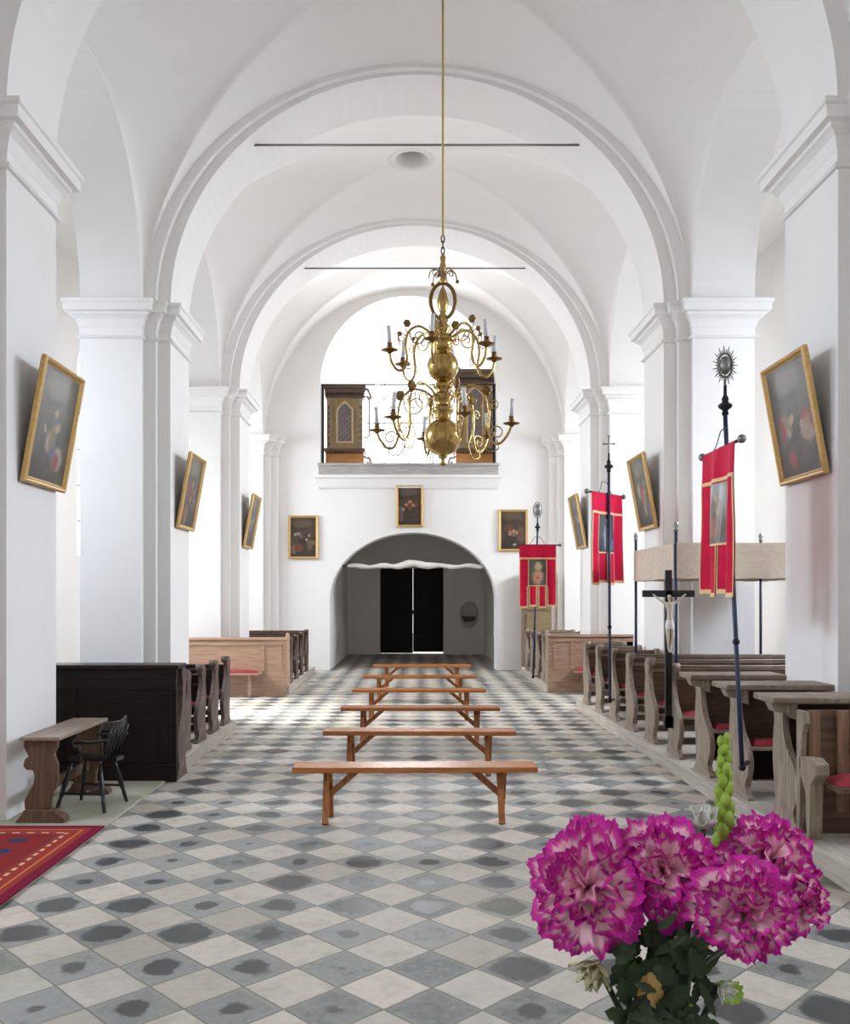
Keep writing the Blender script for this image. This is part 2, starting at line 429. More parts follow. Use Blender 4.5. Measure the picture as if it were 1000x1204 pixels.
# end wall with the loft arch and the entrance arch
LX, LHW, LZ0, LZC = px(480.5, 0, 22).x, 2.17, 5.08, 7.05
EX, EHW, EZC = px(486, 0, 22).x, 2.05, 1.75
loft_hole = [(LX-LHW, LZ0), (LX+LHW, LZ0), (LX+LHW, LZC)] + \
    [(LX+LHW*cos(pi*i/32), LZC+LHW*sin(pi*i/32)) for i in range(1, 32)] + [(LX-LHW, LZC)]
outer = [(CX-AX-0.45, -0.1), (EX-EHW, -0.1), (EX-EHW, EZC)] + \
    [(EX-EHW*cos(pi*i/32), EZC+1.64*sin(pi*i/32)) for i in range(1, 32)] + \
    [(EX+EHW, EZC), (EX+EHW, -0.1), (CX+AX+0.45, -0.1), (CX+AX+0.45, 10.2), (CX-AX-0.45, 10.2)]
struct(MB().prism(outer, [loft_hole], lambda a, b, t: (a, t, b), YW, YW+0.6), 'wall_end', PLASTER)

# vestibule below the loft and the loft room
DX0, DX1, DZ = px(447, 0, YB).x, px(522, 0, YB).x, 2.72
west = [(-3.9, -0.1), (DX0, -0.1), (DX0, DZ), (DX1, DZ), (DX1, -0.1), (4.1, -0.1), (4.1, 10.2), (-3.9, 10.2)]
whole = [(LX-1.55, 5.0), (LX+1.55, 5.0), (LX+1.55, 7.3)] + [(LX+1.55*cos(pi*i/20), 7.3+1.55*sin(pi*i/20)) for i in range(1, 20)] + [(LX-1.55, 7.3)]
nx, nz = px(552, 0, YB).x, 1.25
niche = [(nx+0.30*cos(2*pi*i/24), nz+0.42*sin(2*pi*i/24)) for i in range(24)]
struct(MB().prism(west, [whole, niche], lambda a, b, t: (a, t, b), YB, YB+0.5), 'wall_west', PLASTER)
struct(MB().box(nx-0.4, nx+0.4, YB+0.4, YB+0.52, nz-0.5, nz+0.5), 'wall_niche', PLASTER_OLD)
m = MB()
m.box(-2.9, -1.95, YW+0.6, YB, -0.1, 4.2); m.box(2.35, 3.3, YW+0.6, YB, -0.1, 4.2)
struct(m, 'wall_vestibule', PLASTER_OLD)
# loft side walls, each with an unseen opening added to brighten the loft
for sg in (-1, 1):
    hole = [(24.4, 6.1), (26.0, 6.1), (26.0, 8.3), (24.4, 8.3)]
    struct(MB().prism([(YW+0.6, 4.1), (YB, 4.1), (YB, 10.2), (YW+0.6, 10.2)], [hole], lambda a, b, t: (CX+sg*t, a, b), 3.2, 3.6),
           'wall_loft_left' if sg < 0 else 'wall_loft_right', PLASTER)
struct(MB().box(-3.6, 3.8, YW+0.55, YB+0.1, 4.0, 4.3), 'floor_loft', GREY_BOARD)
struct(MB().box(-3.9, 4.1, YW+0.5, YB+0.5, 10.0, 10.3), 'ceiling_loft', PLASTER)
# vestibule barrel vault
m = MB().grid(lambda u, v: (0.2-2.2*cos(pi*u), YW+0.58+v*(YB-YW-0.56), 2.55+1.35*sin(pi*u)), 32, 2)
o = struct(m, 'ceiling_vestibule', PLASTER_OLD)

# outer ground seen through the gaps of the door
struct(MB().box(-12, 12, YB+0.6, 45, -0.4, -0.02), 'ground', FLAG)

# main vault: one groin vault per bay
HOLE = (px(484, 0, BAYC[2]).x, BAYC[2]+0.05, 0.27)
def vault(x, y, c):
    ax = min(1.0, abs(x)/VA); ts = max(-1.0, min(1.0, (y-c)/1.87)); t = abs(ts)
    def z1(q):                                             # main barrel, slightly domed
        vb = 3.21+0.24*(1-q*q)
        if c > 19 and q > 0: vb = 3.45+0.20*q
        return vb*sqrt(max(0, 1-ax*ax))
    if t >= ax: return SPR+z1(ts)
    g = z1(ax if ts > 0 else -ax); cr = 3.45-(3.45-LR-0.03)*ax**2.2
    return SPR+g+(max(cr, g)-g)*(1-(t/ax)**2)**(0.5+0.25*(1-ax))
m = MB()
for k, c in enumerate(BAYC):
    y0, y1 = P[k]+1.08, (P[k+1]-0.08 if k < 3 else YW+0.02)
    def fn(u, v):
        x = VA*sin((u-0.5)*pi); y = c+(y0+y1-2*c)/2+(y1-y0)/2*sin((v-0.5)*pi*0.999)
        return (CX+x, y, vault(x, y, c))
    keep = None
    if k == 2: keep = lambda q: (sum(a[0] for a in q)/4-HOLE[0])**2+(sum(a[1] for a in q)/4-HOLE[1])**2 > 0.34**2
    m.grid(fn, 200, 140, True, keep)
o = struct(m, 'ceiling', PLASTER)
hz = SPR+3.44
m = MB()
ring = [(0.30, -0.035), (0.315, 0.05), (0.30, -0.035), (0.275, -0.03), (0.27, 0.9), (0.0, 0.9)]
def lip(u, v):
    r_ = [0.44, 0.36, 0.28, 0.265, 0.26, 0.25][round(v*5)]; dz = [0.004, -0.004, -0.006, 0.03, 0.3, 0.75][round(v*5)]
    x, y = HOLE[0]+r_*cos(2*pi*u), HOLE[1]+r_*sin(2*pi*u)
    return (x, y, vault(x-CX, y, BAYC[2])+dz if v < 0.5 else hz+dz)
m.grid(lip, 48, 5)
m.add([(HOLE[0]-.3, HOLE[1]-.3, hz+.74), (HOLE[0]+.3, HOLE[1]-.3, hz+.74), (HOLE[0]+.3, HOLE[1]+.3, hz+.74), (HOLE[0]-.3, HOLE[1]+.3, hz+.74)], [(0, 1, 2, 3)])
struct(m, 'ceiling_oculus', PLASTER_OLD)
struct(MB().box(CX-AX, CX+AX, P[0]-0.6, YW+0.6, 10.15, 10.4), 'ceiling_roof', PLASTER)

# transverse arches, two orders each
tn = 0
for p in P[:4]:
    m = MB()
    for (a, b, y0, y1, top) in ((O2, 3.12, p, p+1.0, 0.32), (O1, 3.165, p-0.1, p+1.1, 0.35)):
        N = 64
        def ring(i, aa, bb, y): return (CX-aa*cos(pi*i/N), y, SPR+bb*sin(pi*i/N))
        vs = []; fs = []
        for i in range(N+1):
            vs += [ring(i, a, b, y0), ring(i, a, b, y1), ring(i, a+top, b+top, y1), ring(i, a+top, b+top, y0)]
        for i in range(N):
            q = 4*i
            for j in range(4): fs.append((q+j, q+(j+1) % 4, q+4+(j+1) % 4, q+4+j))
        m.add(vs, fs, False)
    tn += 1; o = struct(m, 'trim_%d' % tn, PLASTER)
    o.data.polygons.foreach_set('use_smooth', [False]*len(o.data.polygons))
# capitals: a moulding swept round the plan of each pier
CAPP = [(-0.05, -0.02), (0.19, -0.02), (0.19, -0.06), (0.17, -0.075), (0.165, -0.165), (0.11, -0.172), (0.105, -0.20), (0.08, -0.215),
        (0.045, -0.25), (0.03, -0.30), (0.018, -0.34), (0.008, -0.36), (0.008, -0.45), (0.03, -0.455), (0.045, -0.475), (0.03, -0.495), (-0.02, -0.50)]
def sweep(m, plan, prof, base):
    n = len(plan); cols = []
    for (d, z) in prof:
        for i in range(n):
            p0, p1, p2 = Vector(plan[i-1]), Vector(plan[i]), Vector(plan[(i+1) % n])
            e1 = (p1-p0).normalized(); e2 = (p2-p1).normalized()
            n1 = Vector((e1.y, -e1.x)); n2 = Vector((e2.y, -e2.x))
            q = p1 + (n1+n2)*d if abs(n1.dot(n2)) < 0.5 else p1+n1*d
            cols.append((q.x, q.y, base+z))
    fs = []
    for k in range(len(prof)-1):
        for i in range(n):
            j = (i+1) % n; fs.append((k*n+i, k*n+j, (k+1)*n+j, (k+1)*n+i))
    m.add(cols, fs)
for p in P:
    for sg in (-1, 1):
        e = 1.2 if p < 21 else 0.1
        dd = 0.1 if p < 21 else -0.02
        pl = [(CORE_OUT, p-0.2), (CORE, p-0.2), (CORE, p-0.1), (O1, p-0.1), (O1, p), (O2, p), (O2, p+e-2*dd), (O1, p+e-2*dd), (O1, p+e-dd), (CORE, p+e-dd), (CORE, p+e), (CORE_OUT, p+e)]
        if p > 21: pl = [(CORE_OUT, p-0.2), (CORE, p-0.2), (CORE, p-0.1), (O1, p-0.1), (O1, p), (O2, p), (O2, p+0.3), (CORE_OUT, p+0.3)]
        plan = [(CX+sg*a, b) for a, b in pl]
        if sg > 0: plan = plan[::-1]
        ar = sum(plan[i-1][0]*plan[i][1]-plan[i][0]*plan[i-1][1] for i in range(len(plan)))
        if ar < 0: plan = plan[::-1]
        m = MB(); sweep(m, plan, CAPP, SPR); tn += 1
        struct(m, 'trim_%d' % tn, PLASTER)
        sk = MB(); sweep(sk, plan, [(0.0, 0.0), (0.025, 0.0), (0.025, 0.10), (0.0, 0.115)], 0.0)

# chancel behind the camera
for sg in (-1, 1):
    hole = [(-1.65, 3.0), (-0.15, 3.0), (-0.15, 7.0), (-1.65, 7.0)]  # unseen window opening, added so fill light reaches the flowers
    struct(MB().prism([(-4.0, -0.1), (P[0]-0.2, -0.1), (P[0]-0.2, 10.2), (-4.0, 10.2)], [hole], lambda a, b, t: (CX+sg*t, a, b), 4.0, 4.48),
           'wall_chancel_left' if sg < 0 else 'wall_chancel_right', PLASTER)
struct(MB().box(CX-4.5, CX+4.5, -4.4, -4.0, -0.1, 10.2), 'wall_chancel', PLASTER)
struct(MB().box(CX-4.5, CX+4.5, -4.2, P[0]+0.2, 9.4, 9.7), 'ceiling_chancel', PLASTER)

# loft cornice below the parapet
m = MB()
lp = [(LX-LHW-0.02, YW+0.02), (LX-LHW-0.02, YW-0.01), (LX+LHW+0.02, YW-0.01), (LX+LHW+0.02, YW+0.02)]
sweep(m, lp[::1], [(-0.01, 4.80), (0.13, 4.80), (0.13, 4.73), (0.09, 4.70), (0.06, 4.60), (0.04, 4.52), (0.02, 4.48), (-0.03, 4.44)], 0)
tn += 1; struct(m, 'trim_%d' % tn, PLASTER)

# windows: iron lattice and panes
wn = 0
def window(place, x0, x1, z0, zs, arch=True, nx_=3, nz_=6):
    global wn; wn += 1
    w = bpy.data.objects.new('window_%d' % wn, None); COL.objects.link(w); w['kind'] = 'structure'
    r = (x1-x0)/2; xc = (x0+x1)/2
    def top(x): return zs+(sqrt(max(0, r*r-(x-xc)**2)) if arch else 0)
    m = MB()
    for i in range(nx_+1):
        x = x0+(x1-x0)*i/nx_; x = min(max(x, x0+0.02), x1-0.02)
        m.bar(place(x, z0, 0), place(x, max(top(x), z0+0.3), 0), 0.03, 0.03)
    zt = zs+(r if arch else 0)
    for j in range(nz_+1):
        z = z0+(zt-z0)*j/nz_
        hw = r if z <= zs else sqrt(max(0, r*r-(z-zs)**2))
        if hw > 0.05: m.bar(place(xc-hw, z, 0), place(xc+hw, z, 0), 0.03, 0.03)
    f = m.build('window_frame', IRON, w); f['kind'] = 'structure'
    out = [(x0, z0), (x1, z0), (x1, zs)]
    if arch: out += [(xc+r*cos(pi*i/16), zs+r*sin(pi*i/16)) for i in range(1, 16)]
    out += [(x0, zs)]
    g = MB().prism(out, [], lambda a, b, t: place(a, b, t), 0.01, 0.016).build('pane', PANE, w); g['kind'] = 'structure'
for sg in (-1, 1):
    for kc, c in enumerate(BAYC):
        lo_ = kc == 2 and sg < 0
        window(lambda a, b, t: (CX+sg*(AX+0.25+t), a, b), c-0.85, c+0.85, 0.02 if lo_ else 2.7, 6.6, True, 3, 10 if lo_ else 6)
    window(lambda a, b, t: (CX+sg*(3.4+t), a, b), 24.4, 26.0, 6.1, 8.3, False, 2, 3)  # unseen side windows, added for the loft fill lamps
    window(lambda a, b, t: (CX+sg*(4.25+t), a, b), -1.65, -0.15, 3.0, 7.0, False, 3, 6)  # unseen chancel windows, added for the fill lamps on the bouquet
window(lambda a, b, t: (a, YB+0.3+t, b), LX-1.55, LX+1.55, 5.0, 7.3, True, 4, 5)

# west door: two black plank leaves with daylight gaps, iron straps
d = thing('door_1', None, None, (0, YB+0.502, 0)); d['kind'] = 'structure'
mid = px(486, 0, YB).x
for (x0, x1) in ((DX0-0.04, mid-0.004), (mid+0.005, DX1+0.04)):
    m = MB(); n = 4
    for i in range(n):
        a = x0+(x1-x0)*i/n; b = x0+(x1-x0)*(i+1)/n; m.box(a-0.004, b+0.004 if i < n-1 else b, 0.0 if i % 2 else 0.004, 0.06, 0.05 if x0 > 0 else 0.012, DZ+0.04)
    lf = m.build('door_leaf', DOOR_WOOD, d); lf['kind'] = 'structure'
    m = MB()
    for z in (0.55, 2.2): m.box(x0+0.02, x1-0.1, -0.012, 0.001, z-0.03, z+0.03)
    b = m.build('strap_hinge', IRON, d); b['kind'] = 'structure'
m = MB().box(DX0+0.01, DX1-0.01, -0.09, -0.02, 1.26, 1.38); b = m.build('crossbar', DOOR_WOOD, d); b['kind'] = 'structure'
# raised flagstone margin at the left beside the chequered floor
struct(MB().box(-3.5, -2.38, 4.0, 9.0, -0.05, 0.012), 'floor_margin', FLAG, bevel=0.004)

# wooden platforms carrying the pews
for name, x0, x1, y0, y1 in (('floor_platform_right', 2.68, 5.6, 3.8, 14.35), ('floor_platform_left', -5.4, -2.33, 8.8, 12.0),
                             ('floor_platform_back_left', -5.4, -2.25, 16.6, 21.2), ('floor_platform_back_right', 2.6, 5.6, 16.9, 21.0)):
    m = MB().box(x0, x1, y0, y1, -0.02, 0.15)
    struct(m, name, PLAT, bevel=0.008)

# tie rods across the arches
for i, (d_, y_) in enumerate(((P[2]+0.28, 170.5), (P[3]+0.25, 315.5))):
    z = px(0, y_, d_).z; b = 3.12; hw = O2*sqrt(1-((z-SPR)/b)**2)+0.06
    o = MB().tube([(CX-hw, d_, z), (CX+hw, d_, z)], 0.016, 8).build('tie_rod', STEEL)
    tag(o, ('iron tie rod spanning the nearer vault arch in front of the round ceiling hole', 'iron tie rod spanning the farther vault arch near the organ loft')[i], 'tie rod')

# ================================================================== BENCHES
def make_bench():
    r = thing('bench', 'x', 'bench')
    MB().box(-0.975, 0.975, 0.0, 0.27, 0.405, 0.45).build('seat', BENCH, r, 0.005)
    for sx in (-1, 1):
        x = sx*0.70
        for (yt, yb) in ((0.17, 0.0), (0.10, 0.27)):
            MB().bar((x+(0.012 if yb else -0.012), yt, 0.407), (x+(0.012 if yb else -0.012), yb, 0.0), 0.052 if yb == 0 else 0.045, 0.05, (1, 0, 0)).build('leg', BENCH_LEG, r, 0.003)
        MB().bar((x, 0.135, 0.20), (x-sx*0.24, 0.135, 0.41), 0.05, 0.035, (0, 1, 0)).build('brace', BENCH_LEG, r, 0.003)
    return r
bench_data = [(343, 634, 7.07), (379, 608, 8.97), (401, 588, 10.9), (416, 570, 13.0), (431, 557, 15.25), (441, 552, 17.7)]
blabel = ['varnished pine bench nearest the flowers, first of the row in the aisle', 'second varnished pine bench from the flowers in the aisle row',
          'third varnished pine bench from the flowers in the aisle row', 'fourth varnished pine bench from the flowers in the aisle row',
          'fifth varnished pine bench from the flowers, last but one before the door', 'farthest varnished pine bench, in front of the dark entrance door']
proto = make_bench()
for i, (a, b, d_) in enumerate(bench_data):
    o = proto if i == 0 else copy_tree(proto)
    o.location = (((a+b)/2-VX)*d_/FPX, d_, 0.0)
    o.rotation_euler = (0, 0, [0.012, -0.012, 0.0, -0.006, 0.012, 0.0][i])
    tag(o, blabel[i], 'bench', 'pine benches down the middle of the nave')

# ================================================================== PEWS
PROFILE = [(0.02, 0.0), (0.44, 0.0), (0.44, 0.05), (0.40, 0.10), (0.41, 0.25), (0.44, 0.45), (0.43, 0.62), (0.41, 0.74), (0.43, 0.82),
           (0.43, 0.88), (0.38, 0.93), (0.28, 0.94), (0.22, 0.91), (0.22, 0.86), (0.26, 0.80), (0.25, 0.68), (0.19, 0.56), (0.10, 0.47), (0.04, 0.40),
           (0.01, 0.30), (0.03, 0.20), (0.08, 0.11), (0.06, 0.05)]
def smooth_poly(poly, n=3):
    out = []; N = len(poly)
    for i in range(N):
        p0, p1, p2, p3 = [Vector((*poly[(i+k-1) % N], 0)) for k in range(4)]
        for k in range(n):
            t = k/n; q = 0.5*((2*p1)+(p2-p0)*t+(2*p0-5*p1+4*p2-p3)*t*t+(3*p1-p0-3*p2+p3)*t**3)
            out.append((q.x, max(0, q.y)))
    return out
def make_pew(length, style, mats, sg, label, group, loc, z=0.15, height=1.0, drop=0.0):
    """sg = +1: nave end at local x = 0 and the pew runs towards +x; -1 mirrors.  Sitters face the camera (-y)."""
    em, pm, rm = mats
    r = thing('pew', label, 'pew', (loc[0], loc[1], z), 0, group)
    k = height/0.94
    prof = [(a, b*k) for a, b in smooth_poly(PROFILE)]
    X = lambda a, b: sorted((sg*a, sg*b))
    for x0 in (0.0, length-0.05):
        MB().prism(prof, [], lambda a, b, t: (sg*t, a, b), x0, x0+0.05).build('end_panel', em, r, 0.006)
    MB().box(*X(0.05, length-0.05), 0.34, 0.37, 0.30, height-0.06-drop).build('backrest', pm, r, 0.003)
    MB().box(*X(0.05, length-0.05), 0.03, 0.345, 0.40, 0.43).build('seat', rm, r, 0.006)
    MB().box(*X(0.05, length-0.05), 0.32, 0.36, 0.10, 0.17).build('foot_rail', rm, r, 0.004)
    if style == 'slab':
        m = MB(); x0, x1 = X(-0.18, length+0.02)
        m.box(x0, x1, -0.02, 0.36, height-0.035, height+0.012)
        o = m.build('book_rest', rm, r, 0.012)
        MB().box(*X(0.05, length-0.05), 0.30, 0.32, 0.12, 0.41).build('under_seat_shade', DARK, r, 0.003)  # dark board added as the black shade under the seat
        sc = [(0.0, 0.0), (0.19, 0.0), (0.17, -0.05), (0.10, -0.08), (0.05, -0.13), (0.02, -0.10)]
        MB().prism([(sg*(a-0.18), b) for a, b in [(0.0, 0.0), (0.19, 0.0), (0.19, -0.12), (0.12, -0.07), (0.03, -0.06)]], [],
                   lambda a, b, t: (a, t, height-0.034+b), 0.02, 0.14).build('bracket', em, r, 0.004)
    else:
        m = MB(); x0, x1 = X(0.05, length-0.05)
        m.box(x0, x1, 0.325, 0.40, height-0.07-drop, height-0.02-drop); m.box(x0, x1, 0.328, 0.345, height-0.17-drop, height-0.13-drop)
        m.build('top_rail', rm, r, 0.008)
        MB().tube([(sg*-0.012, 0.26, height-0.035), (sg*0.075, 0.26, height-0.035)], [0.042, 0.046], 12).build('scroll_knob', em, r)
    return r
def cushion(loc, length, sg, label, group, z, h=0.04, mat=CUSHION):
    m = MB(); x0, x1 = sorted((sg*0.08, sg*(length-0.1)))
    def fn(u, v, s_):
        ed = (sin(pi*min(1, max(0, u*8 if u < 0.5 else (1-u)*8))/2))**0.6*(sin(pi*v))**0.35
        return (x0+(x1-x0)*u, 0.05+0.27*v, (0.004+ed*h*(1+0.06*sin(u*21))) if s_ else 0.001)
    m.grid(lambda u, v: fn(u, v, 1), 40, 12); m.grid(lambda u, v: fn(u, v, 0), 40, 12)
    o = m.build('seat_cushion', mat); o.location = (loc[0], loc[1], z)
    return tag(o, label, 'cushion', group)

ordn = ['nearest', 'second', 'third', 'fourth', 'fifth', 'sixth', 'seventh', 'eighth', 'farthest']
RM = (GREY_WOOD, PANEL, GREY_RAIL)
for k in range(9):
    y0 = 6.3+0.92*k
    if k < 3: L = 0.68 if k else 1.7
    elif k < 6: L = 2.5
    else: L = 0.64
    extra = {0: 'foremost weathered oak pew with desk slab and open seat, at the right edge', 1: 'second weathered oak pew on the right with desk slab, blue banner pole beside it',
             2: 'third weathered oak pew on the right, last with a desk slab', 3: 'fourth weathered oak pew on the right, crucifix at its end',
             4: 'fifth weathered oak pew on the right, between crucifix and canopy poles', 5: 'sixth weathered oak pew from the near end on the right',
             6: 'seventh weathered oak pew on the right, beside the middle red banner pole', 7: 'eighth weathered oak pew on the right, last but one of its block',
             8: 'ninth weathered oak pew on the right, farthest of the front block'}[k]
    make_pew(L, 'slab' if k < 3 else 'rail', RM, 1, extra, 'oak pews on the right', (2.74, y0), 0.15, 0.93 if k < 3 else 0.95)
    cushion((2.74, y0), L, 1, 'red seat cushion on the %s oak pew of the right front block' % ordn[k], 'red cushions on the right pews', 0.15+0.431)
# outer pews further along in the right aisle, behind the canopy (rails seen above the fourth pew)
LM = (DARK_END, DARK, DARK)
for k in range(4):
    y0 = 9.3+0.70*k
    lab = ['first dark pew on the left, right behind the black panelled screen', 'second dark pew on the left', 'third dark pew on the left behind the panelled front',
           'last dark pew of the left front block, its end knob highest'][k]
    if k == 1: lab = 'second dark pew on the left behind the panelled front'
    make_pew(2.6, 'rail', LM, -1, lab, 'dark pews on the left', (-2.38, y0), 0.15, 0.86+0.005*k, 0.09)
    cushion((-2.38, y0), 2.6, -1, 'red seat cushion on the %s dark pew of the left front block' % ['first', 'second', 'third', 'last'][k], 'red cushions on the left pews', 0.15+0.431)

# dark panelled pew front, left
r = thing('panelled_screen', 'tall black panelled pew front on the left behind the chair', 'screen', (-2.28, 8.72, 0))
MB().box(-2.9, 0.0, 0.0, 0.05, 0.0, 1.10).build('panel', DARK, r, 0.004)
m = MB()
for a in (-2.85, -1.95, -1.02, -0.1): m.box(a-0.05, a+0.05, -0.018, 0.002, 0.2, 0.98)
m.box(-2.9, 0, -0.022, 0.002, 0.9, 1.0); m.build('stile', DARK, r, 0.004)
MB().box(-2.9, 0.01, -0.03, 0.002, 0.0, 0.17).build('plinth', DARK, r, 0.006)
MB().box(-2.95, 0.03, -0.05, 0.28, 1.095, 1.14).build('book_rest', DARK, r, 0.01)
MB().prism([(a*0.8, b*1.2) for a, b in smooth_poly(PROFILE)], [], lambda a, b, t: (t, 0.05+a, b*0.97), -0.05, 0.0).build('end_panel', DARK_END, r, 0.004)

def front_seat(label, loc, length, sg, mats, h, group):
    pm, em = mats
    r = thing('front_pew', label, 'pew', loc, 0, group)
    X = lambda a, b: sorted((sg*a, sg*b))
    MB().box(*X(0, length), 0.0, 0.05, 0.0, h).build('backrest', pm, r, 0.004)
    m = MB()
    for a in (0.12, 0.45, length-0.2): m.box(*X(a-0.035, a+0.035), -0.016, 0.002, 0.45, h-0.08)
    m.box(*X(0.0, length), -0.020, 0.001, h-0.12, h-0.05); m.build('stile', pm, r, 0.004)
    m = MB().box(*X(-0.02, length), -0.04, 0.10, h-0.03, h+0.02); m.build('top_rail', pm, r, 0.01)
    MB().prism([(0.05, 0.15), (0.42, 0.15), (0.42, 0.5), (0.36, h*0.75), (0.40, h+0.03), (0.30, h+0.10), (0.16, h+0.06), (0.05, h-0.02)], [], lambda a, b, t: (sg*t, a, b), 0.0, 0.05).build('end_panel', em, r, 0.006)
    MB().box(*X(0.45, length), -0.36, 0.0, 0.40, 0.435).build('seat', pm, r, 0.006)
    for a in (0.62,) + ((length-0.3,) if length > 1.5 else ()):
        MB().prism([(-0.30, 0.0), (-0.24, 0.0), (-0.22, 0.2), (-0.12, 0.33), (-0.02, 0.36), (-0.02, 0.40), (-0.34, 0.40), (-0.34, 0.36), (-0.29, 0.28)], [],
                   lambda p_, q, t: (sg*t, p_, q), a, a+0.04).build('bracket', em, r, 0.004)
    c = cushion((loc[0]+sg*0.4, loc[1]-0.38, 0), length-0.4, sg, 'red cushion on the seat of the %s' % ('pale wooden front pew on the left' if sg < 0 else 'brown front pew of the far right block'), None, loc[2]+0.436, 0.05)
    return r
front_seat('pale wooden front pew on the left with a red cushioned seat', (-2.24, 16.3, 0.0), 2.6, -1, (LIGHT_WOOD, LIGHT_WOOD), 1.04, None)
front_seat('brown front pew of the far right block with a red cushioned seat', (2.6, 16.75, 0.0), 1.6, 1, (wood('mid_brown_board', (0.23, 0.13, 0.08), (0.36, 0.23, 0.155), 'x', 0.55), GREY_WOOD), 1.08, None)
for k in range(4):
    y0 = 17.0+0.9*k
    pos = ['right behind the pale front pew', 'second behind the pale front pew', 'third behind the pale front pew', 'fourth behind the pale front pew, by the end wall'][k]
    make_pew(2.3, 'rail', (DARK_END, PANEL, PANEL), -1, 'brown far left pew, ' + pos, 'pews at the far left', (-2.28, y0), 0.15, 0.86+0.02*k)
for k in range(4):
    y0 = 17.3+0.85*k
    pos = ['right behind the brown front pew', 'second behind the brown front pew', 'third behind the brown front pew', 'fourth behind the brown front pew, by the end wall'][k]
    make_pew(1.1, 'rail', (GREY_WOOD, PANEL, GREY_RAIL), 1, 'grey oak far right pew, ' + pos, 'pews at the far right', (2.62, y0), 0.15, 0.92)
# wall behind the first right pew seat: framed back with a red cushioned seat
r = thing('front_pew', 'dark framed front pew at the right edge with a scrolled arm and red seat', 'pew', (2.715, 6.13, 0.15))
MB().box(0.06, 1.9, 0.10, 0.14, 0.0, 0.86).build('backrest', PANEL, r, 0.004)
m = MB()
for a in (0.10, 0.30, 1.0): m.box(a-0.04, a+0.04, 0.075, 0.102, 0.15, 0.86)
m.box(0.34, 1.9, 0.070, 0.1, 0.60, 0.68); m.build('stile', wood('reddish_oak', (0.16, 0.08, 0.04), (0.28, 0.16, 0.09), 'z', 0.5), r, 0.004)
MB().prism([(0.10, 0.0), (0.14, 0.0), (0.14, 0.86), (0.02, 0.86), (0.0, 0.78), (0.05, 0.70), (0.07, 0.5)], [], lambda a, b, t: (t, a, b), 0.0, 0.04).build('end_panel', GREY_WOOD, r, 0.006)
MB().prism([(-0.06, 0.0), (-0.02, 0.0), (0.0, 0.3), (0.10, 0.46), (0.10, 0.54), (-0.08, 0.56), (-0.17, 0.53), (-0.17, 0.46), (-0.08, 0.38)], [], lambda a, b, t: (t, a, b), 0.0, 0.09).build('armrest', GREY_WOOD, r, 0.008)
MB().box(0.10, 1.9, -0.28, 0.10, 0.36, 0.395).build('seat', PANEL, r, 0.006)
MB().box(0.4, 0.46, -0.24, -0.18, 0.0, 0.36).build('leg', PANEL, r, 0.004)
MB().box(1.7, 1.76, -0.24, -0.18, 0.0, 0.36).build('leg', PANEL, r, 0.004)
cushion((2.715+0.04, 6.13-0.30, 0), 1.7, 1, 'red cushion on the framed front pew at the right edge', None, 0.15+0.396, 0.055)

# ================================================================== KNEELING TABLE, CHAIR, RUG (left)
r = thing('side_table', 'narrow carved walnut side table against the near left pier', 'table', (-2.93, 7.06, 0.012))
MB().box(-0.16, 0.16, 0.0, 1.14, 0.65, 0.68).build('tabletop', TABLE_TOP, r, 0.006)
half = [(-0.13, 0.10), (-0.135, 0.17), (-0.10, 0.24), (-0.06, 0.31), (-0.055, 0.37), (-0.065, 0.41), (-0.12, 0.415), (-0.145, 0.45), (-0.13, 0.50), (-0.10, 0.52), (-0.12, 0.56), (-0.14, 0.60), (-0.14, 0.65),
        (0.13, 0.65), (0.13, 0.60), (0.10, 0.54), (0.115, 0.50), (0.13, 0.46), (0.13, 0.35), (0.12, 0.28), (0.08, 0.20), (0.075, 0.10)]
for yy in (0.03, 1.05):
    lg = MB().prism(half, [], lambda a, b, t: (a, t, b), yy, yy+0.05).build('leg_panel', TABLE, r, 0.008)
    MB().prism([(-0.20, 0.0), (0.20, 0.0), (0.20, 0.03), (0.17, 0.06), (0.13, 0.075), (0.12, 0.10), (-0.13, 0.10), (-0.14, 0.07)], [], lambda a, b, t: (a, t, b), yy-0.03, yy+0.08).build('foot', TABLE, lg, 0.006)
MB().box(-0.02, 0.02, 0.08, 1.05, 0.22, 0.30).build('stretcher', TABLE, r, 0.004)

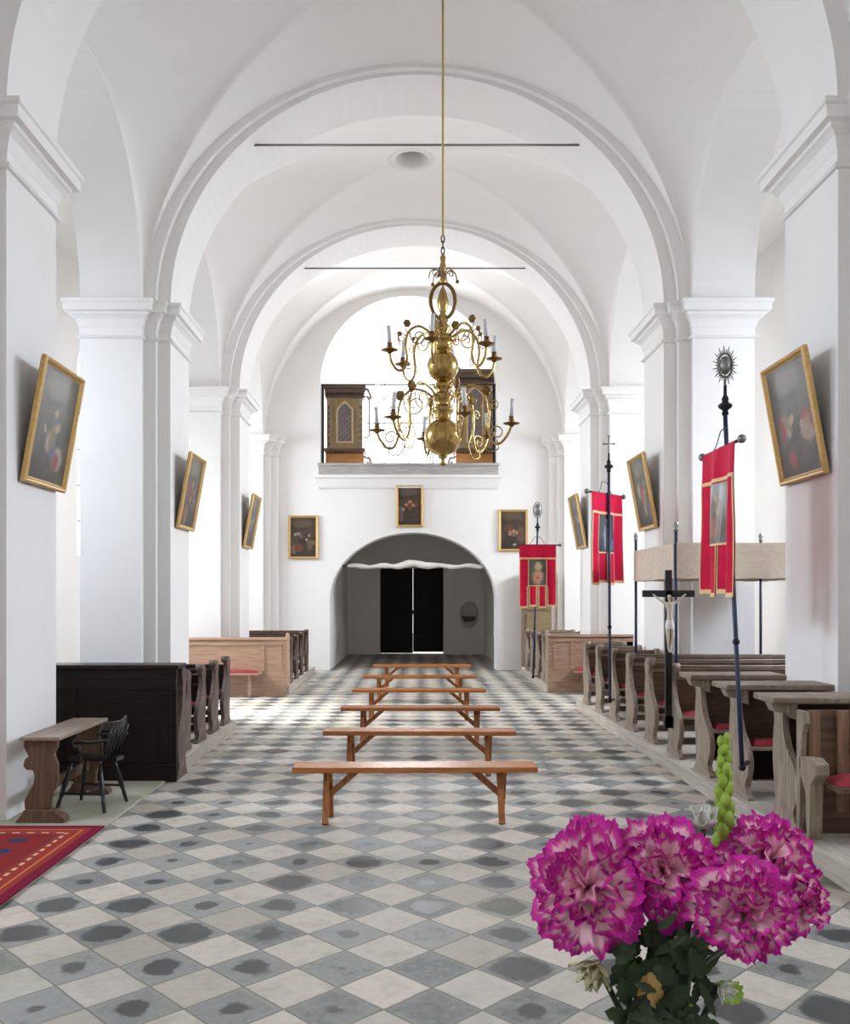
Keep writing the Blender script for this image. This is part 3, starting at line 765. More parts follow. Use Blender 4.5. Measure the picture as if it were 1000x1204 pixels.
def make_chair():
    r = thing('chair', 'small black spindle-back chair standing between side table and dark pew front', 'chair', (-2.70, 7.62, 0.012), radians(-6))
    prof = smooth_poly([(-0.19, -0.20), (0.17, -0.19), (0.20, 0.0), (0.17, 0.19), (-0.19, 0.20), (-0.22, 0.0)], 4)
    MB().prism([(a, b) for a, b in prof], [], lambda a, b, t: (a, b, t), 0.385, 0.42).build('seat', BLACK_WOOD, r, 0.01)
    feet = [(-0.22, -0.22), (0.20, -0.22), (0.20, 0.22), (-0.22, 0.22)]; tops = [(-0.13, -0.13), (0.12, -0.13), (0.12, 0.13), (-0.13, 0.13)]
    for (a, b), (c, d) in zip(feet, tops):
        pts = [Vector((a, b, 0)).lerp(Vector((c, d, 0.39)), t) for t in (0, .2, .28, .4, .6, .8, 1)]
        MB().tube(pts, [0.013, 0.018, 0.014, 0.021, 0.022, 0.017, 0.014], 10).build('leg', BLACK_WOOD, r)
    L = lambda i, t: Vector((*feet[i], 0)).lerp(Vector((*tops[i], 0.39)), t)
    for i, j in ((0, 1), (2, 3)): MB().tube([L(i, .38), L(j, .38)], 0.011, 8).build('stretcher', BLACK_WOOD, r)
    MB().tube([(L(0, .38)+L(1, .38))/2, (L(2, .38)+L(3, .38))/2], 0.011, 8).build('stretcher', BLACK_WOOD, r)
    for y in (-0.14, -0.07, 0.0, 0.07, 0.14):
        MB().tube([(0.15, y, 0.415), (0.20+0.01, y*1.15, 0.60), (0.235, y*1.2, 0.69)], [0.010, 0.012, 0.008], 8).build('spindle', BLACK_WOOD, r)
    m = MB(); pts = [(0.235-0.9*y*y, y, 0.705+0.35*y*y) for y in [-0.21+0.42*i/12 for i in range(13)]]
    for a, b in zip(pts, pts[1:]): m.bar(a, b, 0.022, 0.07)
    m.build('crest_rail', BLACK_WOOD, r, 0.004)
    for s_ in (-1, 1):
        MB().tube(smooth_path([(0.22, s_*0.19, 0.60), (0.10, s_*0.22, 0.585), (-0.04, s_*0.22, 0.58), (-0.07, s_*0.21, 0.565)], 5), 0.013, 8).build('armrest', BLACK_WOOD, r)
        MB().tube([(-0.02, s_*0.18, 0.415), (-0.03, s_*0.22, 0.58)], 0.010, 8).build('arm_post', BLACK_WOOD, r)
    return r
make_chair()

def rug_material():
    m = M('woven_rug'); v = m.obj(); s = m.sep(v)
    hx, hy = 0.85, 1.25
    d = m.math('MINIMUM', m.math('SUBTRACT', hx, m.math('ABSOLUTE', s[0])), m.math('SUBTRACT', hy, m.math('ABSOLUTE', s[1])))
    dx = m.math('SUBTRACT', hx, m.math('ABSOLUTE', s[0])); dy = m.math('SUBTRACT', hy, m.math('ABSOLUTE', s[1]))
    along = m.mix(m.math('LESS_THAN', dx, dy), m.comb(s[0], 0, 0), m.comb(s[1], 0, 0))
    al = m.sep(along)[0]
    n = m.noise(v, 40, 3)
    c = m.mix(n, (0.25, 0.028, 0.024), (0.17, 0.014, 0.018))
    # medallions of the field
    vo = m.n('ShaderNodeTexVoronoi'); m.put(vo.inputs['Vector'], m.mapping(v, scale=(1, 1.25, 1))); vo.inputs['Scale'].default_value = 3.0; vo.inputs['Randomness'].default_value = 0.35
    c = m.mix(m.math('SUBTRACT', 1.0, m.step(vo.outputs['Distance'], 0.26, 0.30)), c, (0.035, 0.035, 0.085))
    c = m.mix(m.math('SUBTRACT', 1.0, m.step(vo.outputs['Distance'], 0.10, 0.12)), c, (0.40, 0.10, 0.05))
    band = lambda a, b: m.math('MULTIPLY', m.math('GREATER_THAN', d, a), m.math('LESS_THAN', d, b))
    c = m.mix(m.math('LESS_THAN', d, 0.27), c, (0.27, 0.035, 0.026))
    dash = m.math('LESS_THAN', m.math('FRACT', m.math('MULTIPLY', al, 9.0)), 0.52)
    c = m.mix(m.math('MULTIPLY', band(0.20, 0.225), dash), c, (0.62, 0.40, 0.25))
    c = m.mix(band(0.12, 0.135), c, (0.50, 0.17, 0.06))
    c = m.mix(band(0.255, 0.27), c, (0.12, 0.03, 0.05))
    c = m.mix(m.math('LESS_THAN', d, 0.07), c, (0.17, 0.010, 0.034))
    m.bump(n, 0.5, 0.004)
    return m.set(c, 0.95, spec=0.1)
m = MB().box(-0.85, 0.85, -1.25, 1.25, 0, 0.012)
o = m.build('rug', rug_material()); o.location = (-2.37-0.85, 6.94-1.25, 0.0125)
tag(o, 'red patterned rug with a dashed border in the near left corner', 'rug')

# ================================================================== PAINTINGS
def painting(label, loc, rz, tilt, w, h, mat, group='gilt framed paintings', fw=0.055):
    r = thing('framed_painting', label, 'painting', loc, rz, group)
    r.rotation_euler = (-tilt, 0, rz); r.rotation_mode = 'XYZ'
    m = MB(); a, b = w/2, h
    prof = [(0, 0.0), (0, -0.035), (0.015, -0.05), (0.03, -0.045), (fw-0.008, -0.022), (fw, -0.02), (fw, 0.0)]
    plan = [(-a, 0), (a, 0), (a, b), (-a, b)]
    vs = []; fs = []; n = len(prof)
    for (x, z), (dx, dz) in zip(plan, ((1, 1), (-1, 1), (-1, -1), (1, -1))):
        for (o_, d_) in prof: vs.append((x+dx*o_, d_, z+dz*o_))
    for i in range(4):
        j = (i+1) % 4
        for k in range(n-1): fs.append((i*n+k, i*n+k+1, j*n+k+1, j*n+k))
    m.add(vs, fs); m.build('frame', GILT, r)
    c = MB().box(-a+fw-0.005, a-fw+0.005, -0.018, -0.006, fw-0.005, b-fw+0.005).build('canvas', mat, r)
    MB().box(-a+0.02, a-0.02, -0.006, 0.012, 0.02, b-0.02).build('backing_board', PANEL, r)
    return r
BK, BK2 = (0.050, 0.046, 0.040), (0.105, 0.095, 0.080)
def figures(seed, base=BK, base2=BK2, cols=None):
    rr = random.Random(seed)
    cols = cols or [(0.30, 0.05, 0.045), (0.12, 0.14, 0.20), (0.34, 0.24, 0.17), (0.22, 0.18, 0.10), (0.42, 0.36, 0.30)]
    bl = []
    for i in range(7):
        bl.append((rr.uniform(-0.24, 0.24), rr.uniform(0.2, 0.58), rr.uniform(0.05, 0.13), rr.uniform(0.07, 0.16), rr.choice(cols)))
    for i in range(4):
        bl.append((rr.uniform(-0.2, 0.2), rr.uniform(0.42, 0.66), 0.04, 0.045, (0.42, 0.29, 0.20)))
    bl.append((0, 0.86, 0.3, 0.12, tuple(x*1.7 for x in base2)))
    return picture('oil_painting_%d' % seed, base, base2, bl)
TILT = 0.175
names_l = ['large tilted gilt painting on the near left pier above the side table', 'tilted gilt painting on the second left pier', 'tilted gilt painting on the farthest left pier']
names_r = ['large tilted gilt painting on the near right pier beside the big red banner', 'tilted gilt painting on the second right pier above the canopy', 'narrowest tilted gilt painting, on the farthest right pier behind the middle red banner']
names_l[1] = 'tilted gilt painting on the second left pier above the dark pews'
names_l[2] = 'narrowest tilted gilt painting on the third left pier above the pale pew'
for k in range(3):
    yc = P[k+1]+0.63
    painting(names_l[k], (CX-O2+0.02, yc, 2.76), radians(90), 0, 0.87, 1.06, figures(11+k)).rotation_euler = (TILT, 0, radians(90))
    painting(names_r[k], (CX+O2-0.02, yc-(0.1 if k == 0 else 0), 2.76+(0.0 if k else 0.05)), radians(-90), 0, 0.87, 1.06, figures(21+k)).rotation_euler = (TILT, 0, radians(-90))
for (x0, x1, y0, y1, seed, lab) in ((339, 374, 606, 657, 31, 'small gilt painting on the end wall left of the entrance arch'), (466, 498, 570, 619.5, 32, 'small gilt painting over the crown of the entrance arch'),
                                    (587, 621, 599, 648, 33, 'small gilt painting on the end wall right of the arch, behind a red banner')):
    a, b = px(x0, y1, YW-0.07), px(x1, y0, YW-0.07)
    painting(lab, ((a.x+b.x)/2, YW-0.014, a.z), 0, 0, b.x-a.x, b.z-a.z, figures(seed, (0.030, 0.022, 0.016), (0.070, 0.048, 0.032), [(0.16, 0.05, 0.03), (0.14, 0.10, 0.07), (0.20, 0.13, 0.09)]))

# ================================================================== BANNERS
def ray_finial(m, c, rx, rz, n=30):
    for i in range(n):
        t = 2*pi*i/n; ln = 1.0 if i % 2 == 0 else 0.82
        a = (c[0]+rx*0.55*cos(t), c[1], c[2]+rz*0.55*sin(t)); b = (c[0]+rx*ln*cos(t), c[1], c[2]+rz*ln*sin(t))
        m.tube([a, b], [0.007, 0.004], 5)
def banner(label, group, base, top, bar_z, bar_half, ang, cloth_h, image, finial, cloth_w=0.74, flip=1, off=0.05, tails=4, wob=0.0):
    """pole from base to top; local x runs along the crossbar"""
    base, top = Vector(base), Vector(top)
    r = thing('church_banner', label, 'banner', base, 0, group)
    d = top-base
    L = lambda z: d*((z-base.z)/d.z)
    zc = bar_z
    pm = MB(); e = L(zc+0.30)
    pm.tube([(0, 0, 0), L(base.z+0.6), L(base.z+1.4), e], 0.019, 10)
    pm.build('pole', BLUE_POLE, r)
    km = MB()
    for zz in (base.z+0.02, base.z+1.0): 
        q = L(zz); km.ball(q, 0.03, 10)
    km.build('pole_collar', IRON, r)
    MB().bar((0, 0, 0.03), ((2.738 if base.y < 15 else 2.616)-base.x, 0.2 if base.y < 8 else 0.12, 0.03), 0.03, 0.02).build('pew_clamp', IRON, r)
    f = MB(); q = L(zc+0.30)
    f.lathe([(0.012, -0.02), (0.03, 0.0), (0.022, 0.03), (0.055, 0.055), (0.06, 0.075), (0.025, 0.10), (0.03, 0.13), (0.014, 0.16), (0.014, 0.24)], q, 14)
    f.build('knop', IRON, r)
    fm = MB(); fc = q+Vector((0, 0, 0.24))
    if finial == 'rays':
        c = fc+Vector((0, 0, 0.17)); ray_finial(fm, c, 0.105, 0.165)
        fm.tube([(c.x+0.06*cos(2*pi*i/20), c.y, c.z+0.10*sin(2*pi*i/20)) for i in range(20)], 0.010, 6, True)
        fm.ball(c, 0.05, 12, 1.6); fm.tube([fc-Vector((0, 0, 0.02)), c], 0.010, 6)
    elif finial == 'leaf':
        c = fc+Vector((0, 0, 0.17))
        fm.tube([(c.x+0.085*cos(2*pi*i/24), c.y, c.z+0.16*sin(2*pi*i/24)) for i in range(24)], 0.010, 6, True)
        fm.ball(c, 0.07, 14, 1.9); fm.tube([fc-Vector((0, 0, 0.02)), c], 0.010, 6)
    else:
        c = fc+Vector((0, 0, 0.10))
        fm.tube([fc-Vector((0, 0, 0.02)), c+Vector((0, 0, 0.12))], 0.010, 6); fm.tube([c+Vector((-0.07, 0, 0.03)), c+Vector((0.07, 0, 0.03))], 0.009, 6)
        for w in ((-0.07, 0.03), (0.07, 0.03), (0, 0.13)): fm.ball(c+Vector((w[0], 0, w[1])), 0.016, 8)
    fm.build('finial', STEEL, r)
    # crossbar group, turned
    bz = L(zc); ux, uy = cos(ang), sin(ang); nx_, ny_ = -uy*flip, ux*flip      # face normal
    C = Vector((bz.x+nx_*off, bz.y+ny_*off, bz.z))
    at = lambda a, n_, z: (C.x+ux*a+nx_*n_, C.y+uy*a+ny_*n_, C.z+z)
    cb = MB().tube([at(-bar_half, 0, 0), at(bar_half, 0, 0)], 0.014, 8).build('crossbar', IRON, r)
    for s_ in (-1, 1): MB().ball(at(s_*bar_half, 0, 0), 0.036, 12).build('ball_end', STEEL, cb)
    MB().bar(at(0, 0.01, 0), at(0, -off-0.01, 0), 0.03, 0.03).build('bracket', IRON, cb)
    sw = MB()
    for s_ in (-1, 1): sw.tube(smooth_path([at(s_*0.02, -0.03, 0.17), at(s_*0.07, -0.02, 0.15), at(s_*0.12, -0.01, 0.06), at(s_*0.17, 0, 0.01)], 4), 0.005, 6)
    sw.build('hanger', IRON, cb)
    hw = cloth_w/2; H = cloth_h; cut = 0.655*H
    g0 = lambda k: 0 if k == 0 else 0.019
    g1 = lambda k: 0 if k == tails-1 else 0.019
    wave = lambda a, z: 0.022*sin(a*17+0.7)*min(1, -z/(0.3*H)+0.15) + 0.012*sin(a*31+z*3)*min(1, -z/(0.5*H))
    ctm = MB()
    def patch(mb, a0, a1, z0, z1, thick, nu=10, nv=24, lift=0.0, ztop=None, tail=False):
        def pt(u, v, n_):
            a = a0+(a1-a0)*u; z = z0+(z1-z0)*v
            if tail: z = z0+(z1-z0+(abs(u-0.5)**3)*0.25)*v
            return at(a+wob*z*0.1, 0.018+wave(a, z)+n_+lift, z)
        mb.grid(lambda u, v: pt(u, v, 0.0), nu, nv); mb.grid(lambda u, v: pt(u, v, thick), nu, nv)
        ed = [pt(i/nu, 0, 0) for i in range(nu+1)]
    patch(ctm, -hw, hw, 0.0, -cut, 0.006, 36, 24)
    step = cloth_w/tails
    for k in range(tails): patch(ctm, -hw+k*step+g0(k), -hw+(k+1)*step-g1(k), -cut+0.002, -H+0.03*(k % 2), 0.006, 8, 18, 0, None, True)
    cl = ctm.build('cloth', RED, r)
    tm = MB()
    patch(tm, -hw, hw, -0.20*H, -0.225*H, 0.004, 30, 2, 0.008)
    for k in range(tails):
        a0, a1 = -hw+k*step+g0(k), -hw+(k+1)*step-g1(k); zb = -H+0.03*(k % 2)
        patch(tm, a0, a0+0.014, -cut, zb+0.02, 0.004, 2, 14, 0.008); patch(tm, a1-0.014, a1, -cut, zb+0.02, 0.004, 2, 14, 0.008)
        patch(tm, a0, a1, zb+0.035, zb-0.0, 0.004, 6, 2, 0.008)
    for a in (-hw, hw-0.012): patch(tm, a, a+0.012, -0.225*H, -cut, 0.004, 2, 14, 0.008)
    iw = hw*0.47; z0, z1 = -0.235*H, -0.64*H
    for a in (-iw-0.016, iw): patch(tm, a, a+0.016, z0, z1-0.012, 0.004, 2, 14, 0.010)
    patch(tm, -iw-0.016, iw+0.016, z1+0.004, z1-0.016, 0.004, 16, 2, 0.010)
    tm.build('gold_trim', TRIM, r)
    im = MB().grid(lambda u, v: (-iw+2*iw*u, wave(-iw+2*iw*u, z0+(z1-z0)*v)*flip, z0+(z1-z0)*v), 16, 16)
    im.grid(lambda u, v: (-iw+2*iw*u, wave(-iw+2*iw*u, z0+(z1-z0)*v)*flip-0.004*flip, z0+(z1-z0)*v), 16, 16)
    io = im.build('picture_panel', image, r)
    io.location = (C.x+nx_*0.032, C.y+ny_*0.032, C.z); io.rotation_euler = (0, 0, ang)
    return r
H_ = 1.25
imgC = picture('banner_picture_robed_figure', (0.05, 0.055, 0.045), (0.10, 0.11, 0.08), [(0, -0.66, 0.13, 0.17, (0.60, 0.33, 0.19)), (0.10, -0.74, 0.06, 0.06, (0.16, 0.09, 0.28)), (0.0, -0.44, 0.085, 0.10, (0.55, 0.42, 0.20)), (0, -0.45, 0.05, 0.065, (0.62, 0.40, 0.28)), (0.0, -0.66, 0.03, 0.03, (0.62, 0.12, 0.08))], 0.5)
imgB = picture('banner_picture_pale_figure', (0.025, 0.03, 0.045), (0.05, 0.06, 0.08), [(-0.03, -0.58, 0.07, 0.22, (0.32, 0.36, 0.42)), (-0.02, -0.38, 0.04, 0.05, (0.5, 0.38, 0.3)), (0.08, -0.7, 0.05, 0.08, (0.10, 0.14, 0.25))], 0.5)
imgA = picture('banner_picture_landscape', (0.10, 0.085, 0.07), (0.22, 0.20, 0.18), [(0, -0.36, 0.16, 0.10, (0.42, 0.42, 0.40)), (-0.02, -0.5, 0.05, 0.12, (0.40, 0.28, 0.22)), (0.05, -0.66, 0.12, 0.10, (0.36, 0.15, 0.11)), (0.0, -0.43, 0.03, 0.035, (0.55, 0.42, 0.33))], 0.3)
banner('big red church banner nearest the front, ray finial on top, leaning pole', 'red church banners on poles', (2.615, 7.02, 0.44), (2.66, 7.56, 3.6), 3.04, 0.47, radians(90), 1.24, imgA, 'rays', 0.76, 1)
banner('red church banner in the middle with a small cross on its pole', 'red church banners on poles', (2.66, 11.85, 0.40), (2.665, 11.95, 3.6), 3.18, 0.47, radians(47), 1.22, imgB, 'cross', 0.77, -1, -0.05)
banner('farthest red church banner, front-facing, by the end wall with a robed figure', 'red church banners on poles', (2.50, 18.1, 0.16), (2.60, 18.1, 3.4), 2.85, 0.46, 0.0, 1.27, imgC, 'leaf', 0.74, -1)

# ================================================================== CANOPY
r = thing('processional_canopy', 'beige cloth processional canopy on four dark poles among the right pews', 'canopy', (2.955, 9.9, 0.15))
cw, cdp = 1.63, 1.76
ztop = CAM_H+0.60-0.15
for (a, b) in ((0, 0), (cw, 0), (0, cdp), (cw, cdp)):
    p_ = MB().tube([(a, b, 0), (a, b, ztop+0.14)], 0.018, 10).build('pole', BLUE_POLE, r)
    MB().lathe([(0.018, 0.0), (0.03, 0.01), (0.018, 0.03), (0.032, 0.06), (0.02, 0.09), (0.002, 0.12)], (a, b, ztop+0.13), 12).build('finial', STEEL, p_)
def val(p0, p1, nrm, out=0.022):
    m = MB(); p0, p1, nrm = Vector(p0), Vector(p1), Vector(nrm)
    for th in (0, 0.006):
        m.grid(lambda u, v: p0.lerp(p1, u)+nrm*(out+th+0.012*sin(u*22)*v)+Vector((0, 0, -0.39*v-0.012*sin(pi*u)*0-0.008*abs(sin(u*18))*(v > 0.99))), 48, 8)
    m.build('valance', BEIGE, r)
val((0, 0, ztop), (cw, 0, ztop), (0, -1, 0)); val((0, cdp, ztop), (0, 0, ztop), (-1, 0, 0)); val((cw, cdp, ztop), (0, cdp, ztop), (0, 1, 0)); val((cw, 0, ztop), (cw, cdp, ztop), (1, 0, 0))
MB().grid(lambda u, v: (cw*u, cdp*v, ztop-0.01-0.05*sin(pi*u)*sin(pi*v)), 16, 16).build('canopy_top', BEIGE, r)

# ================================================================== CRUCIFIX
cz = 0.44
r = thing('crucifix', 'black standing crucifix with a pale carved figure at the fourth right pew end', 'crucifix', (2.69, 9.28, cz))
MB().box(-0.034, 0.034, -0.02, 0.02, 0.0, 1.64).build('upright', BLACK_WOOD, r, 0.004)
MB().box(-0.27, 0.27, -0.02, 0.02, 1.36, 1.43).build('crossbeam', BLACK_WOOD, r, 0.004)
MB().box(-0.045, 0.045, -0.02, 0.03, 0.0, 0.12).build('socket', IRON, r, 0.004)
me = bpy.data.meshes.new('carved_figure')
jv = [(0, -0.05, 0.98), (0, -0.055, 1.10), (0, -0.05, 1.22), (0, -0.05, 1.28), (-0.01, -0.065, 1.345),
      (-0.075, -0.045, 1.265), (-0.15, -0.035, 1.32), (-0.235, -0.03, 1.39), (0.075, -0.045, 1.265), (0.15, -0.035, 1.32), (0.235, -0.03, 1.39),
      (-0.035, -0.06, 0.93), (-0.03, -0.085, 0.78), (-0.012, -0.045, 0.62), (-0.008, -0.075, 0.57), (0.035, -0.06, 0.93), (0.035, -0.08, 0.78), (0.012, -0.05, 0.62), (0.008, -0.078, 0.57), (-0.02, -0.085, 1.38)]
je = [(0, 1), (1, 2), (2, 3), (3, 4), (4, 19), (2, 5), (5, 6), (6, 7), (2, 8), (8, 9), (9, 10), (0, 11), (11, 12), (12, 13), (13, 14), (0, 15), (15, 16), (16, 17), (17, 18)]
jr = [.050, .046, .056, .022, .036, .026, .020, .015, .026, .020, .015, .042, .032, .019, .014, .042, .032, .019, .014, .032]
me.from_pydata(jv, je, [])
fo = bpy.data.objects.new('carved_figure', me); COL.objects.link(fo)
sk = fo.modifiers.new('s', 'SKIN'); fo.modifiers.new('ss', 'SUBSURF').levels = 1
for i, q in enumerate(me.skin_vertices[0].data): q.radius = (jr[i]*0.85, jr[i]*0.8); q.use_root = (i == 0)
dg = bpy.context.evaluated_depsgraph_get(); dg.update()
nm = bpy.data.meshes.new_from_object(fo.evaluated_get(dg)); fo.modifiers.clear(); fo.data = nm; nm.name = 'carved_figure'
nm.materials.clear(); nm.materials.append(BONE); fo.parent = r
for p_ in nm.polygons: p_.use_smooth = True
fo.scale = (0.74, 0.8, 0.74); fo.location = (0, -0.004, 1.40*0.26)
MB().lathe([(0.044, 0.0), (0.047, 0.03), (0.039, 0.075), (0.034, 0.09)], (0, -0.046, 1.032), 14).build('loincloth', LINEN, r)

# ================================================================== CABINET by the end wall
r = thing('wall_cabinet', 'brown painted cabinet against the end wall behind the farthest red banner', 'cabinet', (2.74, 21.3, 0.0))
MB().box(0.0, 0.66, 0.08, 0.60, 0.0, 2.35).build('body', plain('brown_paint', (0.22, 0.15, 0.09), 0.6, 0, 0.35, 5), r, 0.01)
m = MB()
for z0, z1 in ((0.25, 0.8), (0.88, 1.42), (1.5, 2.2)): m.box(0.05, 0.61, 0.055, 0.082, z0, z1)
m.build('door', wood('greenish_brown_panel', (0.20, 0.13, 0.075), (0.26, 0.21, 0.10), 'x', 0.6), r, 0.008)
MB().box(-0.03, 0.69, 0.04, 0.62, 2.33, 2.40).build('cornice', GREY_BOARD, r, 0.01)

# curtain rod with white cloth in the entrance arch
r = thing('curtain_rod', 'iron rod with rolled white cloth across the entrance arch', 'curtain rod', (0, YW+0.3, 2.58))
a, b = px(403, 0, YW+.3).x, px(568, 0, YW+.3).x
MB().tube([(a-0.08, 0, 0), (b+0.08, 0, 0)], 0.02, 8).build('rod', IRON, r)
m = MB(); rr = random.Random(4); N = 60
m.tube([(a+0.12+(b-a-0.12)*i/N, -0.01, -0.012+0.02*sin(i*0.5)+(0.06*math.exp(-((i-30)/7)**2))) for i in range(N+1)],
       [0.035+0.018*abs(sin(i*0.31))+0.012*rr.random()+0.035*math.exp(-((i-30)/9)**2) for i in range(N+1)], 12).build('rolled_cloth', LINEN, r)
# holy water basin in the niche
m = MB().lathe([(0.0, -0.16), (0.12, -0.15), (0.20, -0.08), (0.235, 0.0), (0.20, 0.0), (0.16, -0.06), (0.0, -0.09)], (0, 0, 0), 24)
o = m.build('holy_water_basin', STONE); o.location = (nx, YB+0.10, nz-0.06); tag(o, 'dark stone basin in the oval wall niche beside the door', 'basin')

# ================================================================== ORGAN LOFT
r = thing('loft_parapet', 'grey board parapet along the bottom of the loft opening', 'parapet', (LX, YW, 4.80))
MB().box(-LHW-0.04, LHW+0.04, -0.08, -0.004, 0.0, 0.22).build('board', GREY_BOARD, r, 0.006)
MB().box(-LHW-0.06, LHW+0.06, -0.12, 0.12, 0.22, 0.29).build('handrail', GREY_BOARD, r, 0.01)
r = thing('loft_railing', 'thin black iron rail frame across the loft opening', 'rail', (LX, YW+0.15, 5.09))
MB().tube([(-LHW-0.02, 0, 1.98), (LHW+0.02, 0, 1.98)], 0.018, 8).build('rail', IRON, r)
for s_ in (-1, 1): MB().box(s_*(LHW-0.045)-0.03, s_*(LHW-0.045)+0.03, -0.03, 0.03, 0, 1.98).build('post', IRON, r)
def organ_case(label, x0, x1, ztop, mirror):
    w = x1-x0; base = 4.30
    r = thing('organ_case', label, 'organ case', (x0, YW+0.42, base), 0, 'organ cases in the loft')
    H = ztop-base
    WD = wood('gilded_brown_oak', (0.20, 0.125, 0.055), (0.36, 0.25, 0.13), 'z', 0.5); OR = wood('orange_oak', (0.33, 0.13, 0.03), (0.47, 0.22, 0.07), 'x', 0.5)
    MB().box(0.0, w, 0.05, 0.70, 0.0, 1.2).build('base_cabinet', OR, r, 0.008)
    MB().box(0.03, w-0.03, 0.08, 0.66, 1.2, H-0.02).build('body', WD, r, 0.008)
    m = MB()
    m.box(-0.05, w+0.05, -0.01, 0.72, H-0.10, H); m.box(0.0, w, 0.04, 0.66, H-0.34, H-0.28); m.box(-0.02, w+0.02, 0.02, 0.70, H-0.29, H-0.09)
    m.build('cornice', PANEL, r, 0.012); MB().box(-0.04, w+0.04, -0.0, 0.72, 1.17, 1.24).build('base_moulding', PANEL, r, 0.01)
    m = MB(); n = 14
    for i in range(n):
        x = 0.02+(w-0.04)*(i+0.5)/n
        m.ball((x, 0.0, H-0.235), 0.03, 8); m.ball((x, 0.0, 1.13), 0.028, 8)
    m.build('carved_beading', BLACK_WOOD, r)
    for x in (0.03, w-0.15):
        c = MB().box(x, x+0.12, 0.04, 0.085, 1.24, H-0.34).build('pilaster', GREY_WOOD, r, 0.008)
        m = MB()
        for j in range(7): m.ball((x+0.06, 0.035, 1.36+j*(H-1.85)/6.5), 0.032, 8, 1.4)
        m.build('carving', BRASS_DARK, c)
    # pointed lattice opening
    cx_, z0, z1 = w/2, 1.42, H-0.52
    ow = 0.17
    outer_ = [(cx_-ow-0.05, z0-0.05), (cx_+ow+0.05, z0-0.05), (cx_+ow+0.05, z1-0.10), (cx_+0.09, z1+0.05), (cx_, z1+0.11), (cx_-0.09, z1+0.05), (cx_-ow-0.05, z1-0.10)]
    inner_ = [(cx_-ow, z0), (cx_+ow, z0), (cx_+ow, z1-0.12), (cx_+0.06, z1), (cx_, z1+0.04), (cx_-0.06, z1), (cx_-ow, z1-0.12)]
    MB().prism(outer_, [inner_], lambda a, b, t: (a, t, b), 0.03, 0.085).build('panel_frame', wood('pale_gilt_oak', (0.40, 0.29, 0.15), (0.52, 0.40, 0.22), 'z', 0.5), r, 0.006)
    MB().prism(inner_, [], lambda a, b, t: (a, t, b), 0.070, 0.084).build('grille_backing', plain('grey_violet_cloth', (0.16, 0.14, 0.16), 0.8), r)
    m = MB()
    for j in range(-2, 9):
        a0 = Vector((cx_-ow, 0.060, z0+0.12*j)); a1 = Vector((cx_+ow, 0.060, z0+0.12*j+0.30))
        lo, hi = z0+0.01, z1-0.10
        d_ = a1-a0; t0 = max(0, (lo-a0.z)/d_.z); t1 = min(1, (hi-a0.z)/d_.z)
        if t1 > t0: m.bar(a0+d_*t0, a0+d_*t1, 0.022, 0.012, (0, 1, 0))
    m.build('lattice', GREY_WOOD, r)
    # carved scroll wings on the inner side
    xs = w if not mirror else 0.0; sg = 1 if not mirror else -1
    m = MB()
    for (zz, hh) in ((1.05, -1), (H-0.15, 1)):
        m.tube(smooth_path([(xs, 0.1, zz), (xs+sg*0.08, 0.1, zz+hh*0.05), (xs+sg*0.13, 0.1, zz-0.04), (xs+sg*0.17, 0.1, zz-0.16), (xs+sg*0.12, 0.1, zz-0.20), (xs+sg*0.09, 0.1, zz-0.12)], 5), [0.03]*26, 8)
    m.tube([(xs+sg*0.13, 0.1, 1.55), (xs+sg*0.13, 0.1, H-0.3)], 0.022, 8)
    m.tube([(xs-sg*0.02, 0.1, 1.50), (xs+sg*0.13, 0.1, 1.55)], 0.018, 8); m.tube([(xs-sg*0.02, 0.1, H-0.3), (xs+sg*0.13, 0.1, H-0.3)], 0.018, 8)
    m.build('carved_wing', GREY_WOOD, r)
organ_case('carved organ case on the left side of the loft opening', px(383, 0, YW+.45).x, px(428, 0, YW+.45).x, px(0, 452, YW+.45).z, False)
organ_case('taller carved organ case on the right of the loft, behind the chandelier', px(536, 0, YW+.45).x, px(582, 0, YW+.45).x, px(0, 434, YW+.45).z, True)

# ================================================================== CHANDELIER
CH = Vector(((521-VX)*10.1/FPX, 10.1, 0)); q_ = 10.1/FPX
zz = lambda y: CAM_H+(VY-y)*q_
r = thing('chandelier', 'brass two-tier candle chandelier hanging on a cord in the nave', 'chandelier', (CH.x, CH.y, zz(548)))
B0 = zz(548); hz = lambda y: zz(y)-B0
def prof(*pp): return [(rp*q_, hz(y)) for rp, y in pp]
m = MB().lathe(prof((0, 548), (3, 547), (4, 544), (2, 541), (6, 538), (5, 536), (9, 534), (4, 525), (4, 503), (8, 494), (10, 491), (9, 488), (13, 484), (13, 481), (9, 478), (7, 475), (11, 471), (12, 467), (9, 463), (7, 460), (12, 456), (12, 454), (8, 450), (4, 442), (4, 422), (7, 414), (10, 411), (12, 408), (9, 405), (16, 402), (16, 399), (8, 396), (7, 391), (10, 388), (8, 383), (5, 380), (7, 377), (4, 374), (5, 371), (3.5, 368), (6, 362), (7, 355), (5, 347), (3, 341), (1.2, 337), (1.2, 334), (6, 331), (3, 328), (2.5, 318), (4, 313), (2.5, 308), (3.5, 303), (1, 298), (0, 297)), n=24)
m.build('stem', BRASS, r)
for yc, rad in ((514, 22), (431, 18.5)):
    MB().lathe([(rad*q_*sin(pi*i/24), hz(yc)-rad*q_*cos(pi*i/24)) for i in range(25)], n=40).build('globe', BRASS, r)
ry, rx = 21*q_, 14.5*q_
vs = [(rx*cos(2*pi*i/48), 0.18*rx*sin(2*pi*i/48)*0, hz(354)+ry*sin(2*pi*i/48)) for i in range(48)]
MB().tube(vs, 0.022, 8, True).build('hoop', BRASS_DARK, r)
